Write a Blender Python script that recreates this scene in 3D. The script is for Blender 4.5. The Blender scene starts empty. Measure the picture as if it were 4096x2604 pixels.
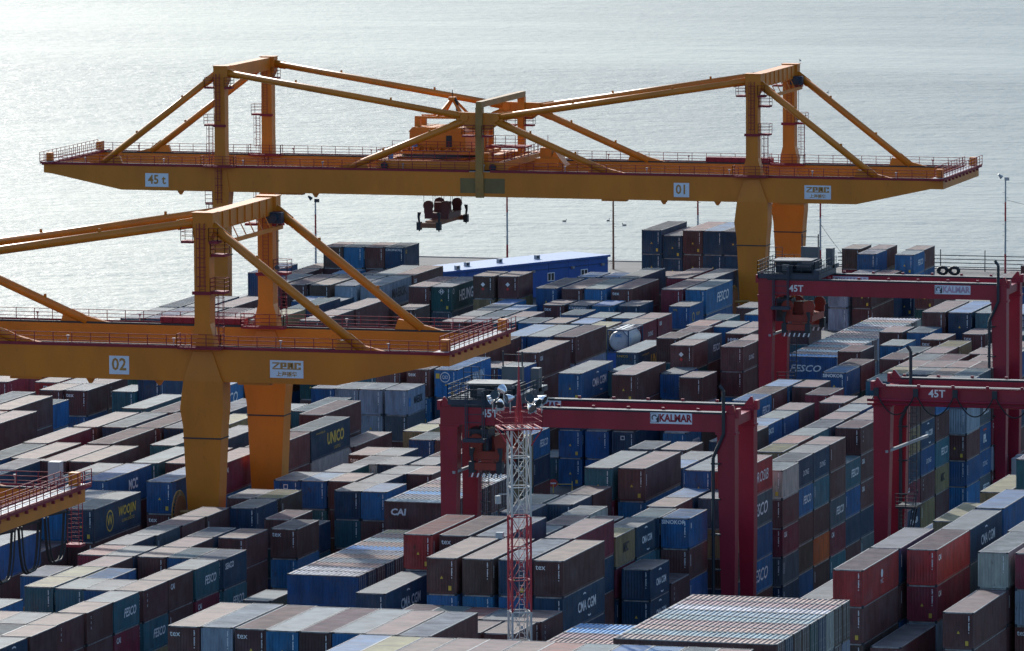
import bpy, math, random
import numpy as np
from mathutils import Vector, Matrix
random.seed(11)
S = bpy.context.scene
COL = S.collection
R = math.radians
# ------------------------------------------------------------------ camera, light, exposure
cam_d = bpy.data.cameras.new('camera')
cam = bpy.data.objects.new('camera', cam_d); COL.objects.link(cam)
cam_d.sensor_width = 36.0
cam_d.lens = 36.0*27139.3/4096.0
cam_d.clip_start = 5.0; cam_d.clip_end = 60000.0
_yaw, _pitch, _roll = R(16.1568), R(5.9738), R(-0.2627)
_f = Vector((-math.sin(_yaw), math.cos(_yaw), 0)); _r = Vector((math.cos(_yaw), math.sin(_yaw), 0)); _u = Vector((0, 0, 1))
_f2 = _f*math.cos(_pitch)-_u*math.sin(_pitch); _u2 = _u*math.cos(_pitch)+_f*math.sin(_pitch)
_r3 = _r*math.cos(_roll)+_u2*math.sin(_roll); _u3 = _u2*math.cos(_roll)-_r*math.sin(_roll)
_m = Matrix((_r3, _u3, -_f2)).transposed().to_4x4(); _m.translation = Vector((190.0, -570.0, 88.1))
cam.matrix_world = _m
S.camera = cam
SUN_AZ, SUN_EL = R(-36.0), R(25.0)          # azimuth measured from +Y towards +X
sdir = Vector((math.sin(SUN_AZ)*math.cos(SUN_EL), math.cos(SUN_AZ)*math.cos(SUN_EL), math.sin(SUN_EL)))
W = bpy.data.worlds.new('World'); S.world = W; W.use_nodes = True
wn = W.node_tree
bg = wn.nodes['Background']; bg.inputs['Strength'].default_value = 0.13
sky = wn.nodes.new('ShaderNodeTexSky'); sky.sky_type = 'NISHITA'; sky.sun_disc = False
sky.sun_elevation = SUN_EL; sky.sun_rotation = SUN_AZ
sky.air_density = 1.0; sky.dust_density = 1.8; sky.ozone_density = 1.6
wb = wn.nodes.new('ShaderNodeMix'); wb.data_type = 'RGBA'; wb.blend_type = 'MULTIPLY'; wb.inputs[0].default_value = 1.0
wb.inputs[7].default_value = (0.84, 0.99, 1.12, 1)          # camera white balance for the hazy low sun
wn.links.new(sky.outputs[0], wb.inputs[6]); wn.links.new(wb.outputs[2], bg.inputs[0])
sun_d = bpy.data.lights.new('sun', 'SUN'); sun_d.energy = 4.0; sun_d.angle = R(0.55); sun_d.color = (1.0, 0.955, 0.89)
sun = bpy.data.objects.new('sun', sun_d); COL.objects.link(sun)
sun.rotation_euler = (-sdir).to_track_quat('-Z', 'Y').to_euler()
S.view_settings.view_transform = 'Standard'; S.view_settings.look = 'None'
S.view_settings.exposure = 0.55; S.view_settings.gamma = 1.0; S.view_settings.use_curve_mapping = False

# ------------------------------------------------------------------ helpers
class MB:
    """collects boxes, bars and plates into one mesh"""
    def __init__(s): s.v = []; s.f = []; s.mi = []
    def add(s, vs, fs, m=0):
        o = len(s.v); s.v += [tuple(p) for p in vs]
        for f in fs: s.f.append(tuple(i+o for i in f)); s.mi.append(m)
    def box(s, x0, x1, y0, y1, z0, z1, m=0):
        s.add([(x0,y0,z0),(x1,y0,z0),(x1,y1,z0),(x0,y1,z0),(x0,y0,z1),(x1,y0,z1),(x1,y1,z1),(x0,y1,z1)],
              [(0,3,2,1),(4,5,6,7),(0,1,5,4),(1,2,6,5),(2,3,7,6),(3,0,4,7)], m)
    def sections(s, secs, m=0):
        """secs: list of (z, x0, x1, y0, y1)"""
        vs = []; fs = []
        for z, x0, x1, y0, y1 in secs: vs += [(x0,y0,z),(x1,y0,z),(x1,y1,z),(x0,y1,z)]
        n = len(secs)
        for i in range(n-1):
            a = 4*i; b = a+4
            for k in range(4): fs.append((a+k, a+(k+1)%4, b+(k+1)%4, b+k))
        fs.append((3,2,1,0)); e = 4*(n-1); fs.append((e,e+1,e+2,e+3)); s.add(vs, fs, m)
    def bar(s, p, q, r, m=0, n=6, r2=None, caps=True):
        p = Vector(p); q = Vector(q); d = q-p
        if d.length < 1e-6: return
        d.normalize(); a = d.orthogonal().normalized()
        if n == 4:
            up = Vector((0,0,1)) if abs(d.z) < .95 else Vector((1,0,0))
            a = d.cross(up).normalized(); a = (a+d.cross(a)).normalized()
        b = d.cross(a); r2 = r if r2 is None else r2
        vs = []
        for k in range(n):
            t = 2*math.pi*k/n; o = a*math.cos(t)+b*math.sin(t); vs.append(p+o*r)
        for k in range(n):
            t = 2*math.pi*k/n; o = a*math.cos(t)+b*math.sin(t); vs.append(q+o*r2)
        fs = [(k, (k+1)%n, n+(k+1)%n, n+k) for k in range(n)]
        if caps: fs += [tuple(range(n-1,-1,-1)), tuple(range(n, 2*n))]
        s.add(vs, fs, m)
    def plate_xz(s, pts, y0, y1, m=0):
        """polygon in x,z extruded in y"""
        n = len(pts); vs = [(x,y0,z) for x,z in pts]+[(x,y1,z) for x,z in pts]
        area = sum(pts[i][0]*pts[(i+1)%n][1]-pts[(i+1)%n][0]*pts[i][1] for i in range(n))
        idx = list(range(n)) if area > 0 else list(range(n-1,-1,-1))
        fs = [tuple(idx), tuple(n+i for i in reversed(idx))]
        for k in range(n):
            a, b = idx[k], idx[(k+1)%n]; fs.append((b, a, n+a, n+b))
        s.add(vs, fs, m)
    def disc(s, c, axis, r, t, m=0, n=20):
        c = Vector(c); ax = Vector(axis).normalized(); s.bar(c-ax*t/2, c+ax*t/2, r, m, n)
    def path(s, pts, r, m=0, n=6):
        for a, b in zip(pts[:-1], pts[1:]): s.bar(a, b, r, m, n)
    def mesh(s, name, mats):
        me = bpy.data.meshes.new(name); me.from_pydata(s.v, [], s.f)
        for m in (mats if isinstance(mats, (list, tuple)) else [mats]): me.materials.append(m)
        me.polygons.foreach_set('material_index', s.mi); me.update(); return me
    def build(s, name, mats, parent=None, smooth=False):
        me = s.mesh(name, mats)
        if smooth: me.polygons.foreach_set('use_smooth', [True]*len(me.polygons))
        return link(name, me, parent)
def link(name, data, parent=None, loc=None, rz=0):
    o = bpy.data.objects.new(name, data); COL.objects.link(o)
    if parent: o.parent = parent
    if loc is not None: o.location = loc
    if rz: o.rotation_euler = (0, 0, rz)
    return o
def tag(o, label=None, cat=None, group=None, kind=None):
    if label: o['label'] = label
    if cat: o['category'] = cat
    if group: o['group'] = group
    if kind: o['kind'] = kind
    return o
def thing(name, label, cat, loc=(0,0,0), group=None, rz=0):
    return tag(link(name, None, None, loc, rz), label, cat, group)

# ------------------------------------------------------------------ materials
def newmat(name):
    m = bpy.data.materials.new(name); m.use_nodes = True
    nt = m.node_tree; return m, nt, nt.nodes['Principled BSDF']
def N(nt, t, **kw):
    n = nt.nodes.new(t)
    for k, v in kw.items(): setattr(n, k, v)
    return n
def mixc(nt, fac, a, b, mode='MIX'):
    n = N(nt, 'ShaderNodeMix', data_type='RGBA', blend_type=mode)
    for s, v in ((0, fac), (6, a), (7, b)):
        if hasattr(v, 'links') or hasattr(v, 'is_linked'): nt.links.new(v, n.inputs[s])
        else: n.inputs[s].default_value = v if s == 0 else (*v, 1) if len(v) == 3 else v
    return n.outputs[2]
def ramp(nt, src, a, b, va=0.0, vb=1.0):
    n = N(nt, 'ShaderNodeMapRange'); n.inputs[1].default_value = a; n.inputs[2].default_value = b
    n.inputs[3].default_value = va; n.inputs[4].default_value = vb; nt.links.new(src, n.inputs[0]); return n.outputs[0]
def coords(nt, scale, rnd=True):
    tc = N(nt, 'ShaderNodeTexCoord'); mp = N(nt, 'ShaderNodeMapping'); mp.inputs['Scale'].default_value = scale
    nt.links.new(tc.outputs['Object'], mp.inputs['Vector'])
    if rnd:
        oi = N(nt, 'ShaderNodeObjectInfo'); ml = N(nt, 'ShaderNodeMath', operation='MULTIPLY'); ml.inputs[1].default_value = 137.0
        nt.links.new(oi.outputs['Random'], ml.inputs[0]); nt.links.new(ml.outputs[0], mp.inputs['Location'])
    return mp.outputs[0]
def noise(nt, vec, scale, detail=4.0, rough=.55):
    n = N(nt, 'ShaderNodeTexNoise'); n.inputs['Scale'].default_value = scale; n.inputs['Detail'].default_value = detail
    n.inputs['Roughness'].default_value = rough; nt.links.new(vec, n.inputs['Vector']); return n.outputs[0]
def flat(name, c, rough=.5, metal=0.0, var=.12, scale=.8, rust=0.0):
    m, nt, p = newmat(name)
    v = coords(nt, (1, 1, .4)); a = noise(nt, v, scale)
    hi = tuple(min(1, x*(1+var)) for x in c); lo = tuple(x*(1-var) for x in c)
    col = mixc(nt, ramp(nt, a, .35, .65), lo, hi)
    if rust:
        b = noise(nt, coords(nt, (1, 1, .5)), 2.6, 5); col = mixc(nt, ramp(nt, b, .63, .74, 0, rust), col, (.11, .05, .03))
    nt.links.new(col, p.inputs['Base Color']); p.inputs['Roughness'].default_value = rough; p.inputs['Metallic'].default_value = metal
    return m
def source(nt, src):
    if src == 'obj': return N(nt, 'ShaderNodeObjectInfo').outputs['Color']
    a = N(nt, 'ShaderNodeAttribute'); a.attribute_name = 'paint'; return a.outputs['Color']
def paint(name, src):
    m, nt, p = newmat(name); base = source(nt, src); r = src == 'obj'
    a = noise(nt, coords(nt, (.9, .9, .22), r), 1.6, 5, .62)
    g = mixc(nt, 1.0, base, mixc(nt, ramp(nt, a, .32, .68), (.60, .60, .60), (1.18, 1.16, 1.16)), 'MULTIPLY')
    f = noise(nt, coords(nt, (.42, .42, .6), r), .9, 4)
    g = mixc(nt, ramp(nt, f, .46, .72, 0, .22), g, (.20, .19, .185))
    d = noise(nt, coords(nt, (3.2, 3.2, .16), r), 1.5, 4, .6)
    g = mixc(nt, ramp(nt, d, .58, .76, 0, .5), g, (.055, .032, .024))
    b = noise(nt, coords(nt, (1.4, 1.4, .6), r), 1.8, 6, .66)
    g = mixc(nt, ramp(nt, b, .61, .70, 0, .8), g, (.075, .034, .023))
    nt.links.new(g, p.inputs['Base Color']); p.inputs['Roughness'].default_value = .55
    dn = noise(nt, coords(nt, (.5, .5, .7), r), 1.4, 2); bp = N(nt, 'ShaderNodeBump'); bp.inputs['Strength'].default_value = .35; bp.inputs['Distance'].default_value = .12
    nt.links.new(dn, bp.inputs['Height']); nt.links.new(bp.outputs[0], p.inputs['Normal'])
    return m
def roofpaint(name, src):
    m, nt, p = newmat(name); base = source(nt, src); r = src == 'obj'
    st = noise(nt, coords(nt, (.16, 3.4, 1), r), 1.5, 6, .7)
    g = mixc(nt, ramp(nt, st, .42, .66, 0, .62), base, (.24, .225, .21))
    s2 = noise(nt, coords(nt, (.3, 5.5, 1), r), 1.9, 5, .7)
    g = mixc(nt, ramp(nt, s2, .52, .70, 0, .55), g, (.06, .052, .05))
    c = noise(nt, coords(nt, (.45, .45, 1), r), 1.3, 4)
    g = mixc(nt, 1.0, g, mixc(nt, ramp(nt, c, .3, .7), (.55, .55, .56), (1.15, 1.14, 1.12)), 'MULTIPLY')
    b = noise(nt, coords(nt, (.5, 1.6, 1), r), 1.7, 6, .65)
    g = mixc(nt, ramp(nt, b, .62, .72, 0, .7), g, (.12, .055, .035))
    nt.links.new(g, p.inputs['Base Color'])
    nt.links.new(ramp(nt, st, .3, .7, .52, .72), p.inputs['Roughness'])
    return m
M = {}
M['paint'] = paint('container_paint', 'obj'); M['spaint'] = paint('stack_paint', 'attr')
M['roof'] = roofpaint('container_roof_paint', 'obj'); M['sroof'] = roofpaint('stack_roof_paint', 'attr')
M['edge'] = flat('glint_roof_rail', (.25, .24, .23), .5, var=.35, scale=2.0)  # pale grey top rails: sun glint along roof edges put into the colour
M['galv'] = flat('galvanised_steel', (.42, .43, .44), .4, .6)
M['white'] = flat('white_print', (.74, .74, .73), .6, var=.08)
M['yellow'] = flat('yellow_print', (.62, .42, .06), .6, var=.08)
M['black'] = flat('black_print', (.03, .035, .045), .6)
M['redprint'] = flat('red_print', (.5, .05, .04), .6)
M['blueprint'] = flat('blue_print', (.05, .22, .5), .6)
M['orange'] = flat('crane_orange_paint', (.56, .168, .006), .45, var=.10, scale=.35, rust=.22)
M['oldorange'] = flat('faded_crane_paint', (.30, .155, .035), .5, var=.16, scale=.7, rust=.4)
M['patch'] = flat('grey_overpaint', (.17, .115, .035), .55)
M['red'] = flat('rail_red_paint', (.22, .014, .026), .75, rust=.2)
M['rtgred'] = flat('gantry_red_paint', (.26, .011, .028), .38, var=.14, scale=.5, rust=.12)
M['dark'] = flat('dark_machinery', (.018, .026, .034), .6)
M['navy'] = flat('dark_blue_steel', (.014, .035, .06), .42)
M['rubber'] = flat('black_rubber', (.015, .015, .016), .7)
M['spred'] = flat('spreader_orange_red', (.26, .032, .018), .5, rust=.45)
M['spdark'] = flat('spreader_dark_paint', (.075, .022, .026), .55, rust=.5)
M['spbrown'] = flat('spreader_brown_orange', (.20, .075, .035), .55, rust=.5)
M['signwhite'] = flat('sign_white', (.62, .66, .72), .5, var=.04)
M['signletter'] = flat('sign_lettering', (.40, .19, .04), .5, var=.05)
M['faded'] = flat('faded_pink_lettering', (.46, .30, .40), .5)
M['steelgrey'] = flat('light_grey_steel', (.36, .37, .37), .45)
M['mastwhite'] = flat('mast_white_paint', (.46, .455, .43), .5, rust=.35)
M['mastred'] = flat('mast_red_paint', (.34, .02, .035), .5, rust=.2)
M['lamp'] = flat('polished_lamp_shade', (.78, .79, .80), .22, .75, var=.05)
M['shed'] = flat('blue_shed_cladding', (.012, .075, .30), .5)
M['shedroof'] = flat('pale_blue_roof_sheet', (.10, .17, .34), .5)
M['glass'] = flat('window_glass', (.03, .04, .045), .12)
M['frame'] = flat('white_window_frame', (.72, .73, .74), .5, var=.05)
M['asphalt'] = flat('yard_asphalt', (.055, .056, .058), .85, var=.3, scale=.25)
M['canopy'] = flat('grey_canopy_sheet', (.10, .105, .11), .6)
M['concrete'] = flat('quay_concrete', (.24, .24, .23), .85, var=.2)
M['rope'] = flat('steel_rope', (.06, .06, .065), .5)
M['tankwhite'] = flat('tank_white_paint', (.42, .42, .43), .45, var=.12)
M['tankframe'] = flat('tank_frame_blue', (.02, .05, .11), .5)
M['bird'] = flat('gull_grey', (.10, .10, .11), .8)
def water():
    m, nt, p = newmat('sea_water')
    a = noise(nt, coords(nt, (.20, .30, 1), False), 1.0, 5, .62)
    c = noise(nt, coords(nt, (.75, 1.05, 1), False), 1.0, 4, .6)
    w = noise(nt, coords(nt, (.030, .075, 1), False), 1.0, 3, .5)
    b = noise(nt, coords(nt, (.0016, .0075, 1), False), 1.0, 4, .6)
    add = N(nt, 'ShaderNodeMath', operation='MULTIPLY_ADD'); nt.links.new(c, add.inputs[0]); add.inputs[1].default_value = .30; nt.links.new(a, add.inputs[2])
    ad2 = N(nt, 'ShaderNodeMath', operation='MULTIPLY_ADD'); nt.links.new(w, ad2.inputs[0]); ad2.inputs[1].default_value = 1.3; nt.links.new(add.outputs[0], ad2.inputs[2])
    bp = N(nt, 'ShaderNodeBump'); bp.inputs['Distance'].default_value = 1.0
    nt.links.new(ramp(nt, b, .35, .65, .40, .66), bp.inputs['Strength'])
    nt.links.new(ad2.outputs[0], bp.inputs['Height']); nt.links.new(bp.outputs[0], p.inputs['Normal'])
    nt.links.new(mixc(nt, ramp(nt, b, .35, .65), (.024, .050, .060), (.032, .060, .072)), p.inputs['Base Color'])
    nt.links.new(ramp(nt, b, .36, .64, .35, .44), p.inputs['Roughness']); p.inputs['IOR'].default_value = 1.333
    return m
M['water'] = water()

# ------------------------------------------------------------------ lettering
FC = {}
def textmesh(s, size, mat, bold=0.0, shear=0.0, sx=1.0):
    k = (s, round(size, 3), mat, bold, shear, sx)
    if k in FC: return FC[k]
    cu = bpy.data.curves.new('lettering', 'FONT'); cu.body = s; cu.size = size; cu.align_x = 'CENTER'; cu.align_y = 'CENTER'
    cu.offset = bold; cu.shear = shear; cu.resolution_u = 2; cu.fill_mode = 'FRONT'
    o = bpy.data.objects.new('lettering', cu); COL.objects.link(o)
    dg = bpy.context.evaluated_depsgraph_get(); me = bpy.data.meshes.new_from_object(o.evaluated_get(dg))
    bpy.data.objects.remove(o); bpy.data.curves.remove(cu); me.name = 'lettering'
    n = len(me.vertices); co = np.empty(n*3); me.vertices.foreach_get('co', co); co = co.reshape(-1, 3); co[:, 0] *= sx; me.vertices.foreach_set('co', co.ravel())
    me.materials.clear(); me.materials.append(M[mat]); FC[k] = me; return me
FRONT = Matrix.Rotation(R(90), 4, 'X')                                   # text plane facing -Y
RIGHT = Matrix.Rotation(R(90), 4, 'Z') @ FRONT                           # text plane facing +X
def put(me, name, parent, loc, rot):
    o = bpy.data.objects.new(name, me); COL.objects.link(o)
    if parent: o.parent = parent
    o.matrix_local = Matrix.Translation(Vector(loc)) @ rot
    return o

# ------------------------------------------------------------------ setting
g = MB(); g.box(-88, 420, -760, 323, -3.4, 0.0)
tag(g.build('ground', M['asphalt']), kind='structure')
q = MB(); q.box(-88.9, -88.004, -760, 323.9, -3.3, .12); q.box(-88, 420, 323.004, 323.9, -3.3, .12)
tag(q.build('quay_edge', M['concrete']), kind='structure')
w = MB(); w.add([(-9000, -900, -2.2), (9000, -900, -2.2), (9000, 26000, -2.2), (-9000, 26000, -2.2)], [(0, 1, 2, 3)])
tag(w.build('sea', M['water']), kind='structure')
# stacks: x, y, top height, kind, roof colour, landmark, then colour, marking, detail of each level from the top
TABLE = [
[-57.3,202.4,12.95,0,0,0,1,0,1,0,0,2,5,0,0,0,0,0,4,0,0],
[-54.8,202.6,12.95,0,3,0,7,0,1,11,0,2,0,0,0,0,0,0,2,0,0],
[-52.3,203.1,12.95,0,0,0,0,0,1,0,0,2,4,0,0,8,0,0,0,0,0],
[-49.8,203.2,12.95,0,3,0,5,15,1,13,0,2,1,0,0,0,0,0,0,0,0],
[-69.8,211.2,8.69,1,9,0,4,0,1,7,0,0,7,0,0],
[-59.8,201.6,10.36,0,1,0,0,0,2,0,0,0,1,0,0,0,0,0],
[-59.7,194.7,10.36,0,0,0,0,0,2,2,0,0,7,0,0,0,0,0],
[-54.2,195.6,10.36,0,4,0,7,0,2,8,0,0,0,0,0,1,0,0],
[-50.6,196.1,10.36,0,8,0,4,0,2,11,0,0,11,0,0,8,0,0],
[-45.3,183.4,11.58,1,3,0,6,0,2,0,0,0,8,0,0,8,0,0],
[-42.8,183.7,11.58,1,0,0,0,2,1,4,0,0,0,0,0,1,0,0],
[-54.6,170.3,11.58,1,2,4,0,0,1,0,0,2,2,0,0,0,0,0],
[-51.6,170.5,11.58,1,0,4,0,0,1,5,0,0,7,0,0,0,0,0],
[-48.8,170.6,11.58,1,1,4,1,0,1,2,0,0,0,0,0,8,0,0],
[-45.7,170.4,11.58,1,5,4,8,0,1,5,0,0,2,0,0,0,0,0],
[-42.8,170.9,11.58,1,5,4,8,7,1,0,0,2,8,0,2,8,0,2],
[-37.1,171.3,11.58,1,0,4,0,0,1,11,0,2,1,0,2,4,0,0],
[-34.5,171.7,11.58,1,2,4,11,8,1,13,0,2,7,0,2,0,0,0],
[-29.4,171.4,12.95,0,1,0,1,23,1,10,0,2,2,0,0,0,0,0,8,0,0],
[-26.6,171.9,12.95,0,1,0,0,23,1,10,0,2,0,0,0,10,0,0,1,0,0],
[-39.5,199.1,7.77,0,6,0,10,0,0,6,0,0,2,0,0],
[-25.6,165.6,10.36,0,9,0,7,0,2,7,0,0,5,0,0,6,0,0],
[-25.5,159.4,10.36,0,3,0,6,0,2,8,0,0,6,0,0,4,0,0],
[-22.6,159.6,10.36,0,4,0,7,0,2,5,0,0,1,0,0,0,0,0],
[-25.5,152.7,10.36,0,2,0,5,0,2,1,0,0,0,0,0,8,0,0],
[-22.7,153,10.36,0,3,0,6,0,2,5,0,0,13,0,0,6,0,0],
[-19.8,152.9,10.36,0,0,0,0,0,2,5,0,0,6,0,0,5,0,0],
[-25.6,146.2,10.36,0,0,0,0,0,1,10,0,2,0,0,0,0,0,0],
[-22.9,146.6,10.36,0,5,0,0,0,1,13,0,2,7,0,0,0,0,0],
[-19.9,146.6,10.36,0,3,0,6,0,1,5,0,0,0,0,0,6,0,0],
[-17,146.9,10.36,0,3,0,7,0,2,7,0,0,0,0,0,0,0,0],
[-14.2,147.4,10.36,0,1,0,0,0,2,2,0,0,8,0,0,5,0,0],
[-11.2,147.5,10.36,0,4,0,7,0,2,5,0,0,4,0,0,10,0,0],
[-8.5,144.4,10.36,0,6,0,10,0,2,6,0,2,8,0,0,6,0,0],
[-19.7,166.5,10.36,0,0,0,0,4,2,0,0,0,0,0,0,5,0,0],
[-16.8,166.8,10.36,0,8,0,5,15,2,6,0,0,0,0,0,0,0,0],
[-14.1,167,10.36,0,9,0,7,0,2,5,0,0,11,0,0,8,0,0],
[-11.1,167.6,10.36,0,8,0,5,0,2,6,0,0,5,0,0,4,0,0],
[-14.8,156.5,10.36,0,3,0,4,0,2,4,0,0,0,0,0,6,0,0],
[-11.2,154.1,10.36,0,3,0,1,0,2,4,0,0,0,0,0,10,0,0],
[-8.3,154.2,10.36,0,3,0,7,0,2,0,0,0,6,0,0,0,0,0],
[-5.5,154.8,10.36,0,0,0,2,2,2,1,0,0,5,0,0,0,0,0],
[-5.6,148.5,10.36,0,1,0,2,21,2,1,0,0,4,0,0,4,0,0],
[-5.4,141.9,10.36,2,5,1,9,0,1,4,0,2,6,0,0,0,0,0],
[-5.4,168.3,10.36,0,8,12,4,20,1,0,0,2,6,0,0,4,0,0],
[4.4,109.6,11.58,1,3,2,5,9,1,2,0,0,5,0,0,0,0,0],
[-11.5,122.3,11.58,1,4,0,4,22,2,7,0,0,2,0,0,5,0,0],
[-8.9,122.4,11.58,1,3,0,4,0,1,7,0,0,4,0,0,4,0,0],
[-6.1,122.9,11.58,1,0,0,0,5,1,8,0,2,1,0,0,0,0,0],
[-12,110.1,11.58,1,0,0,0,0,1,0,0,0,0,0,0,0,0,0],
[-5.7,107.1,11.58,1,1,0,0,2,1,0,0,1,1,0,1,1,0,2],
[3.9,89.2,11.58,1,2,0,4,6,1,5,0,1,4,0,1,4,0,1],
[9.5,89.3,11.58,1,0,0,0,5,1,0,0,1,5,22,1,5,0,0],
[6.3,99.5,10.71,0,3,0,6,0,2,0,0,2,6,0,0,8,0,0],
[-5.5,99.5,10.71,0,3,0,4,0,1,0,0,1,5,0,1,5,0,0],
[-9.3,104.2,10.21,0,0,0,0,0,2,0,0,2,0,0,2,7,0,2],
[-15.5,89.1,11.58,1,0,0,0,0,1,2,0,0,4,0,0,10,0,0],
[-12.2,89.2,11.58,1,0,0,0,4,1,7,0,2,8,0,0,5,0,0],
[-9.3,89.4,11.58,1,4,0,7,12,1,5,0,1,0,0,1,13,0,2],
[-18.9,92.2,10.36,1,3,0,6,0,2,10,0,0,11,0,0,0,0,0],
[-19.7,80.6,10.36,0,5,5,4,0,2,6,0,0,2,0,0,4,0,0],
[-17.2,80.7,10.36,0,5,5,8,0,2,4,0,0,4,0,0,4,0,0],
[-14.7,80.8,10.36,0,5,5,8,0,1,8,0,2,0,0,0,6,0,0],
[-12,80.9,10.36,0,5,5,8,7,1,13,0,1,0,0,2,11,0,0],
[-7.7,35.7,11.58,1,3,3,5,9,1,9,0,1,4,0,0,0,0,0],
[-10.7,48.8,11.58,1,0,0,0,0,1,1,0,2,0,0,0,1,0,0],
[-18.1,61.1,10.36,0,3,0,6,0,1,6,0,2,0,0,0,0,0,0],
[-15.5,61.1,10.36,1,3,0,6,0,2,5,0,0,10,0,0,0,0,0],
[-7.6,22.8,11.58,1,0,0,0,0,1,0,0,2,0,0,0,8,0,0],
[-7.3,48,8.69,1,0,0,0,0,1,0,0,0,2,0,0],
[0.5,29.1,10.36,0,1,0,0,4,2,0,0,0,4,0,0,10,0,0],
[3,29.2,10.36,0,2,0,5,0,2,0,0,0,0,0,0,1,0,0],
[2.8,22.7,10.36,0,5,0,9,0,2,10,0,0,4,0,0,0,0,0],
[5.3,22.9,10.36,0,2,0,5,0,2,11,0,0,5,0,0,4,0,0],
[8.2,23.4,10.36,0,2,0,5,0,2,10,0,0,4,0,0,6,0,0],
[2.1,16.5,10.36,0,2,0,11,0,2,0,0,0,0,0,0,6,0,0],
[7.5,16.4,10.36,0,2,0,5,0,2,6,0,0,6,0,0,6,0,0],
[9.9,16.8,10.36,0,1,0,0,0,1,5,0,0,0,0,0,0,0,0],
[-0.5,9.8,10.36,0,2,0,4,22,1,0,0,0,5,0,0,5,0,0],
[2,9.9,10.36,0,4,0,4,0,1,6,0,2,0,0,0,13,0,0],
[4.5,10.2,10.36,0,1,0,0,0,1,0,0,2,1,0,2,13,0,0],
[7.4,10,10.36,0,2,0,5,0,2,4,0,0,0,0,0,2,0,0],
[7.1,3.9,10.36,0,2,0,5,0,1,6,0,1,0,0,2,13,0,0],
[9.6,3.9,10.36,0,4,0,7,0,1,0,0,2,5,0,0,11,0,0],
[0.4,54.6,10.36,0,0,0,0,0,1,0,0,0,5,0,0,13,0,0],
[0,48,10.36,0,6,0,10,0,1,4,0,0,0,0,0,4,0,0],
[2.5,41.8,10.36,0,3,0,4,0,1,1,0,0,2,0,0,2,0,0],
[5.1,41.8,10.36,0,0,0,0,0,1,13,0,2,5,0,0,11,0,0],
[8.1,29.9,10.36,0,0,0,0,0,1,1,0,0,10,0,0,1,0,0],
[13.6,-2,10.36,3,5,6,0,3,1,1,0,0,4,0,0,1,0,0],
[13.6,0.6,10.36,3,2,6,0,0,2,1,0,0,13,0,0,6,0,0],
[13.6,3.1,10.36,3,4,6,7,0,2,4,0,0,0,0,0,0,0,0],
[13.6,5.7,10.36,3,2,6,5,0,1,5,0,0,6,0,0,5,0,0],
[13.6,8.2,10.36,3,1,6,0,0,1,1,0,2,10,0,0,4,0,0],
[13.6,10.8,10.36,3,0,6,0,0,1,6,0,2,4,0,0,4,0,0],
[13.6,13.3,10.36,3,5,6,1,0,1,0,0,2,1,0,0,0,0,0],
[13.6,15.9,10.36,3,2,6,8,0,1,1,0,2,6,0,0,1,0,0],
[19.5,-47.8,10.36,3,5,0,4,0,1,5,0,2,1,0,0,6,0,0],
[19.5,-45.2,10.36,3,5,0,5,0,1,10,0,0,10,0,0,0,0,0],
[19.5,-42.7,10.36,3,1,0,0,0,1,6,0,0,11,0,0,4,0,0],
[19.5,-40.1,10.36,3,2,0,5,0,1,11,0,0,0,0,0,0,0,0],
[19.5,-37.6,10.36,3,1,0,0,0,2,4,0,0,1,0,0,6,0,0],
[19.5,-35,10.36,3,2,0,5,0,2,0,0,0,7,0,0,11,0,0],
[19.5,-32.5,10.36,3,4,0,7,0,2,5,0,0,0,0,0,4,0,0],
[19.5,-29.9,10.36,3,1,0,0,0,2,6,0,0,4,0,0,0,0,0],
[19.5,-27.4,10.36,3,3,0,5,0,2,0,0,0,0,0,0,0,0,0],
[19.5,-24.8,10.36,3,1,0,0,0,2,0,0,0,0,0,0,8,0,0],
[19.5,-22.3,10.36,3,6,0,1,0,2,6,0,0,11,0,0,0,0,0],
[61.7,-101.2,14.48,4,1,0,0,0,1,10,0,0,10,0,0,6,0,0,4,0,0],
[61.7,-98.7,14.48,4,3,0,5,0,1,0,0,0,2,0,0,2,0,0,0,0,0],
[61.7,-96.1,14.48,4,1,0,1,0,1,0,0,0,0,0,0,11,0,0,0,0,0],
[61.7,-93.6,14.48,4,0,0,1,0,1,13,0,0,0,0,0,7,0,0,1,0,0],
[61.7,-91,14.48,4,3,0,11,0,1,1,0,0,0,0,0,5,0,0,1,0,0],
[61.7,-88.5,14.48,4,3,0,5,0,1,5,0,0,13,0,0,1,0,0,8,0,0],
[61.7,-85.9,14.48,4,5,0,9,0,1,5,0,2,5,0,0,2,0,0,7,0,0],
[61.7,-83.4,14.48,4,0,0,1,0,1,0,0,2,0,0,0,4,0,0,6,0,0],
[61.7,-80.8,14.48,4,1,0,1,0,1,8,0,2,13,0,0,7,0,0,13,0,0],
[50,-78.1,10.36,3,1,0,0,0,2,0,0,0,2,0,0,0,0,0],
[50,-75.6,10.36,3,0,0,0,0,2,13,0,0,13,0,0,0,0,0],
[50,-73,10.36,3,4,0,7,0,2,6,0,0,0,0,0,10,0,0],
[50,-70.5,10.36,3,4,0,7,0,2,0,0,0,0,0,0,0,0,0],
[43.4,-116.2,14.48,1,4,0,5,0,1,0,0,0,6,0,0,10,0,0,0,0,0],
[45.8,-116.3,14.48,1,6,0,10,0,1,2,0,0,0,0,0,5,0,0,13,0,0],
[48.3,-116.3,14.48,1,1,0,0,0,1,13,0,0,2,0,0,6,0,0,0,0,0],
[50.8,-116.1,14.48,1,0,0,0,0,2,2,0,0,0,0,0,1,0,0,1,0,0],
[53.2,-116.1,14.48,1,0,0,0,0,2,5,0,0,0,0,0,0,0,0,13,0,0],
[55.7,-116.1,14.48,1,1,0,0,0,2,6,0,0,2,0,0,0,0,0,0,0,0],
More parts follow.
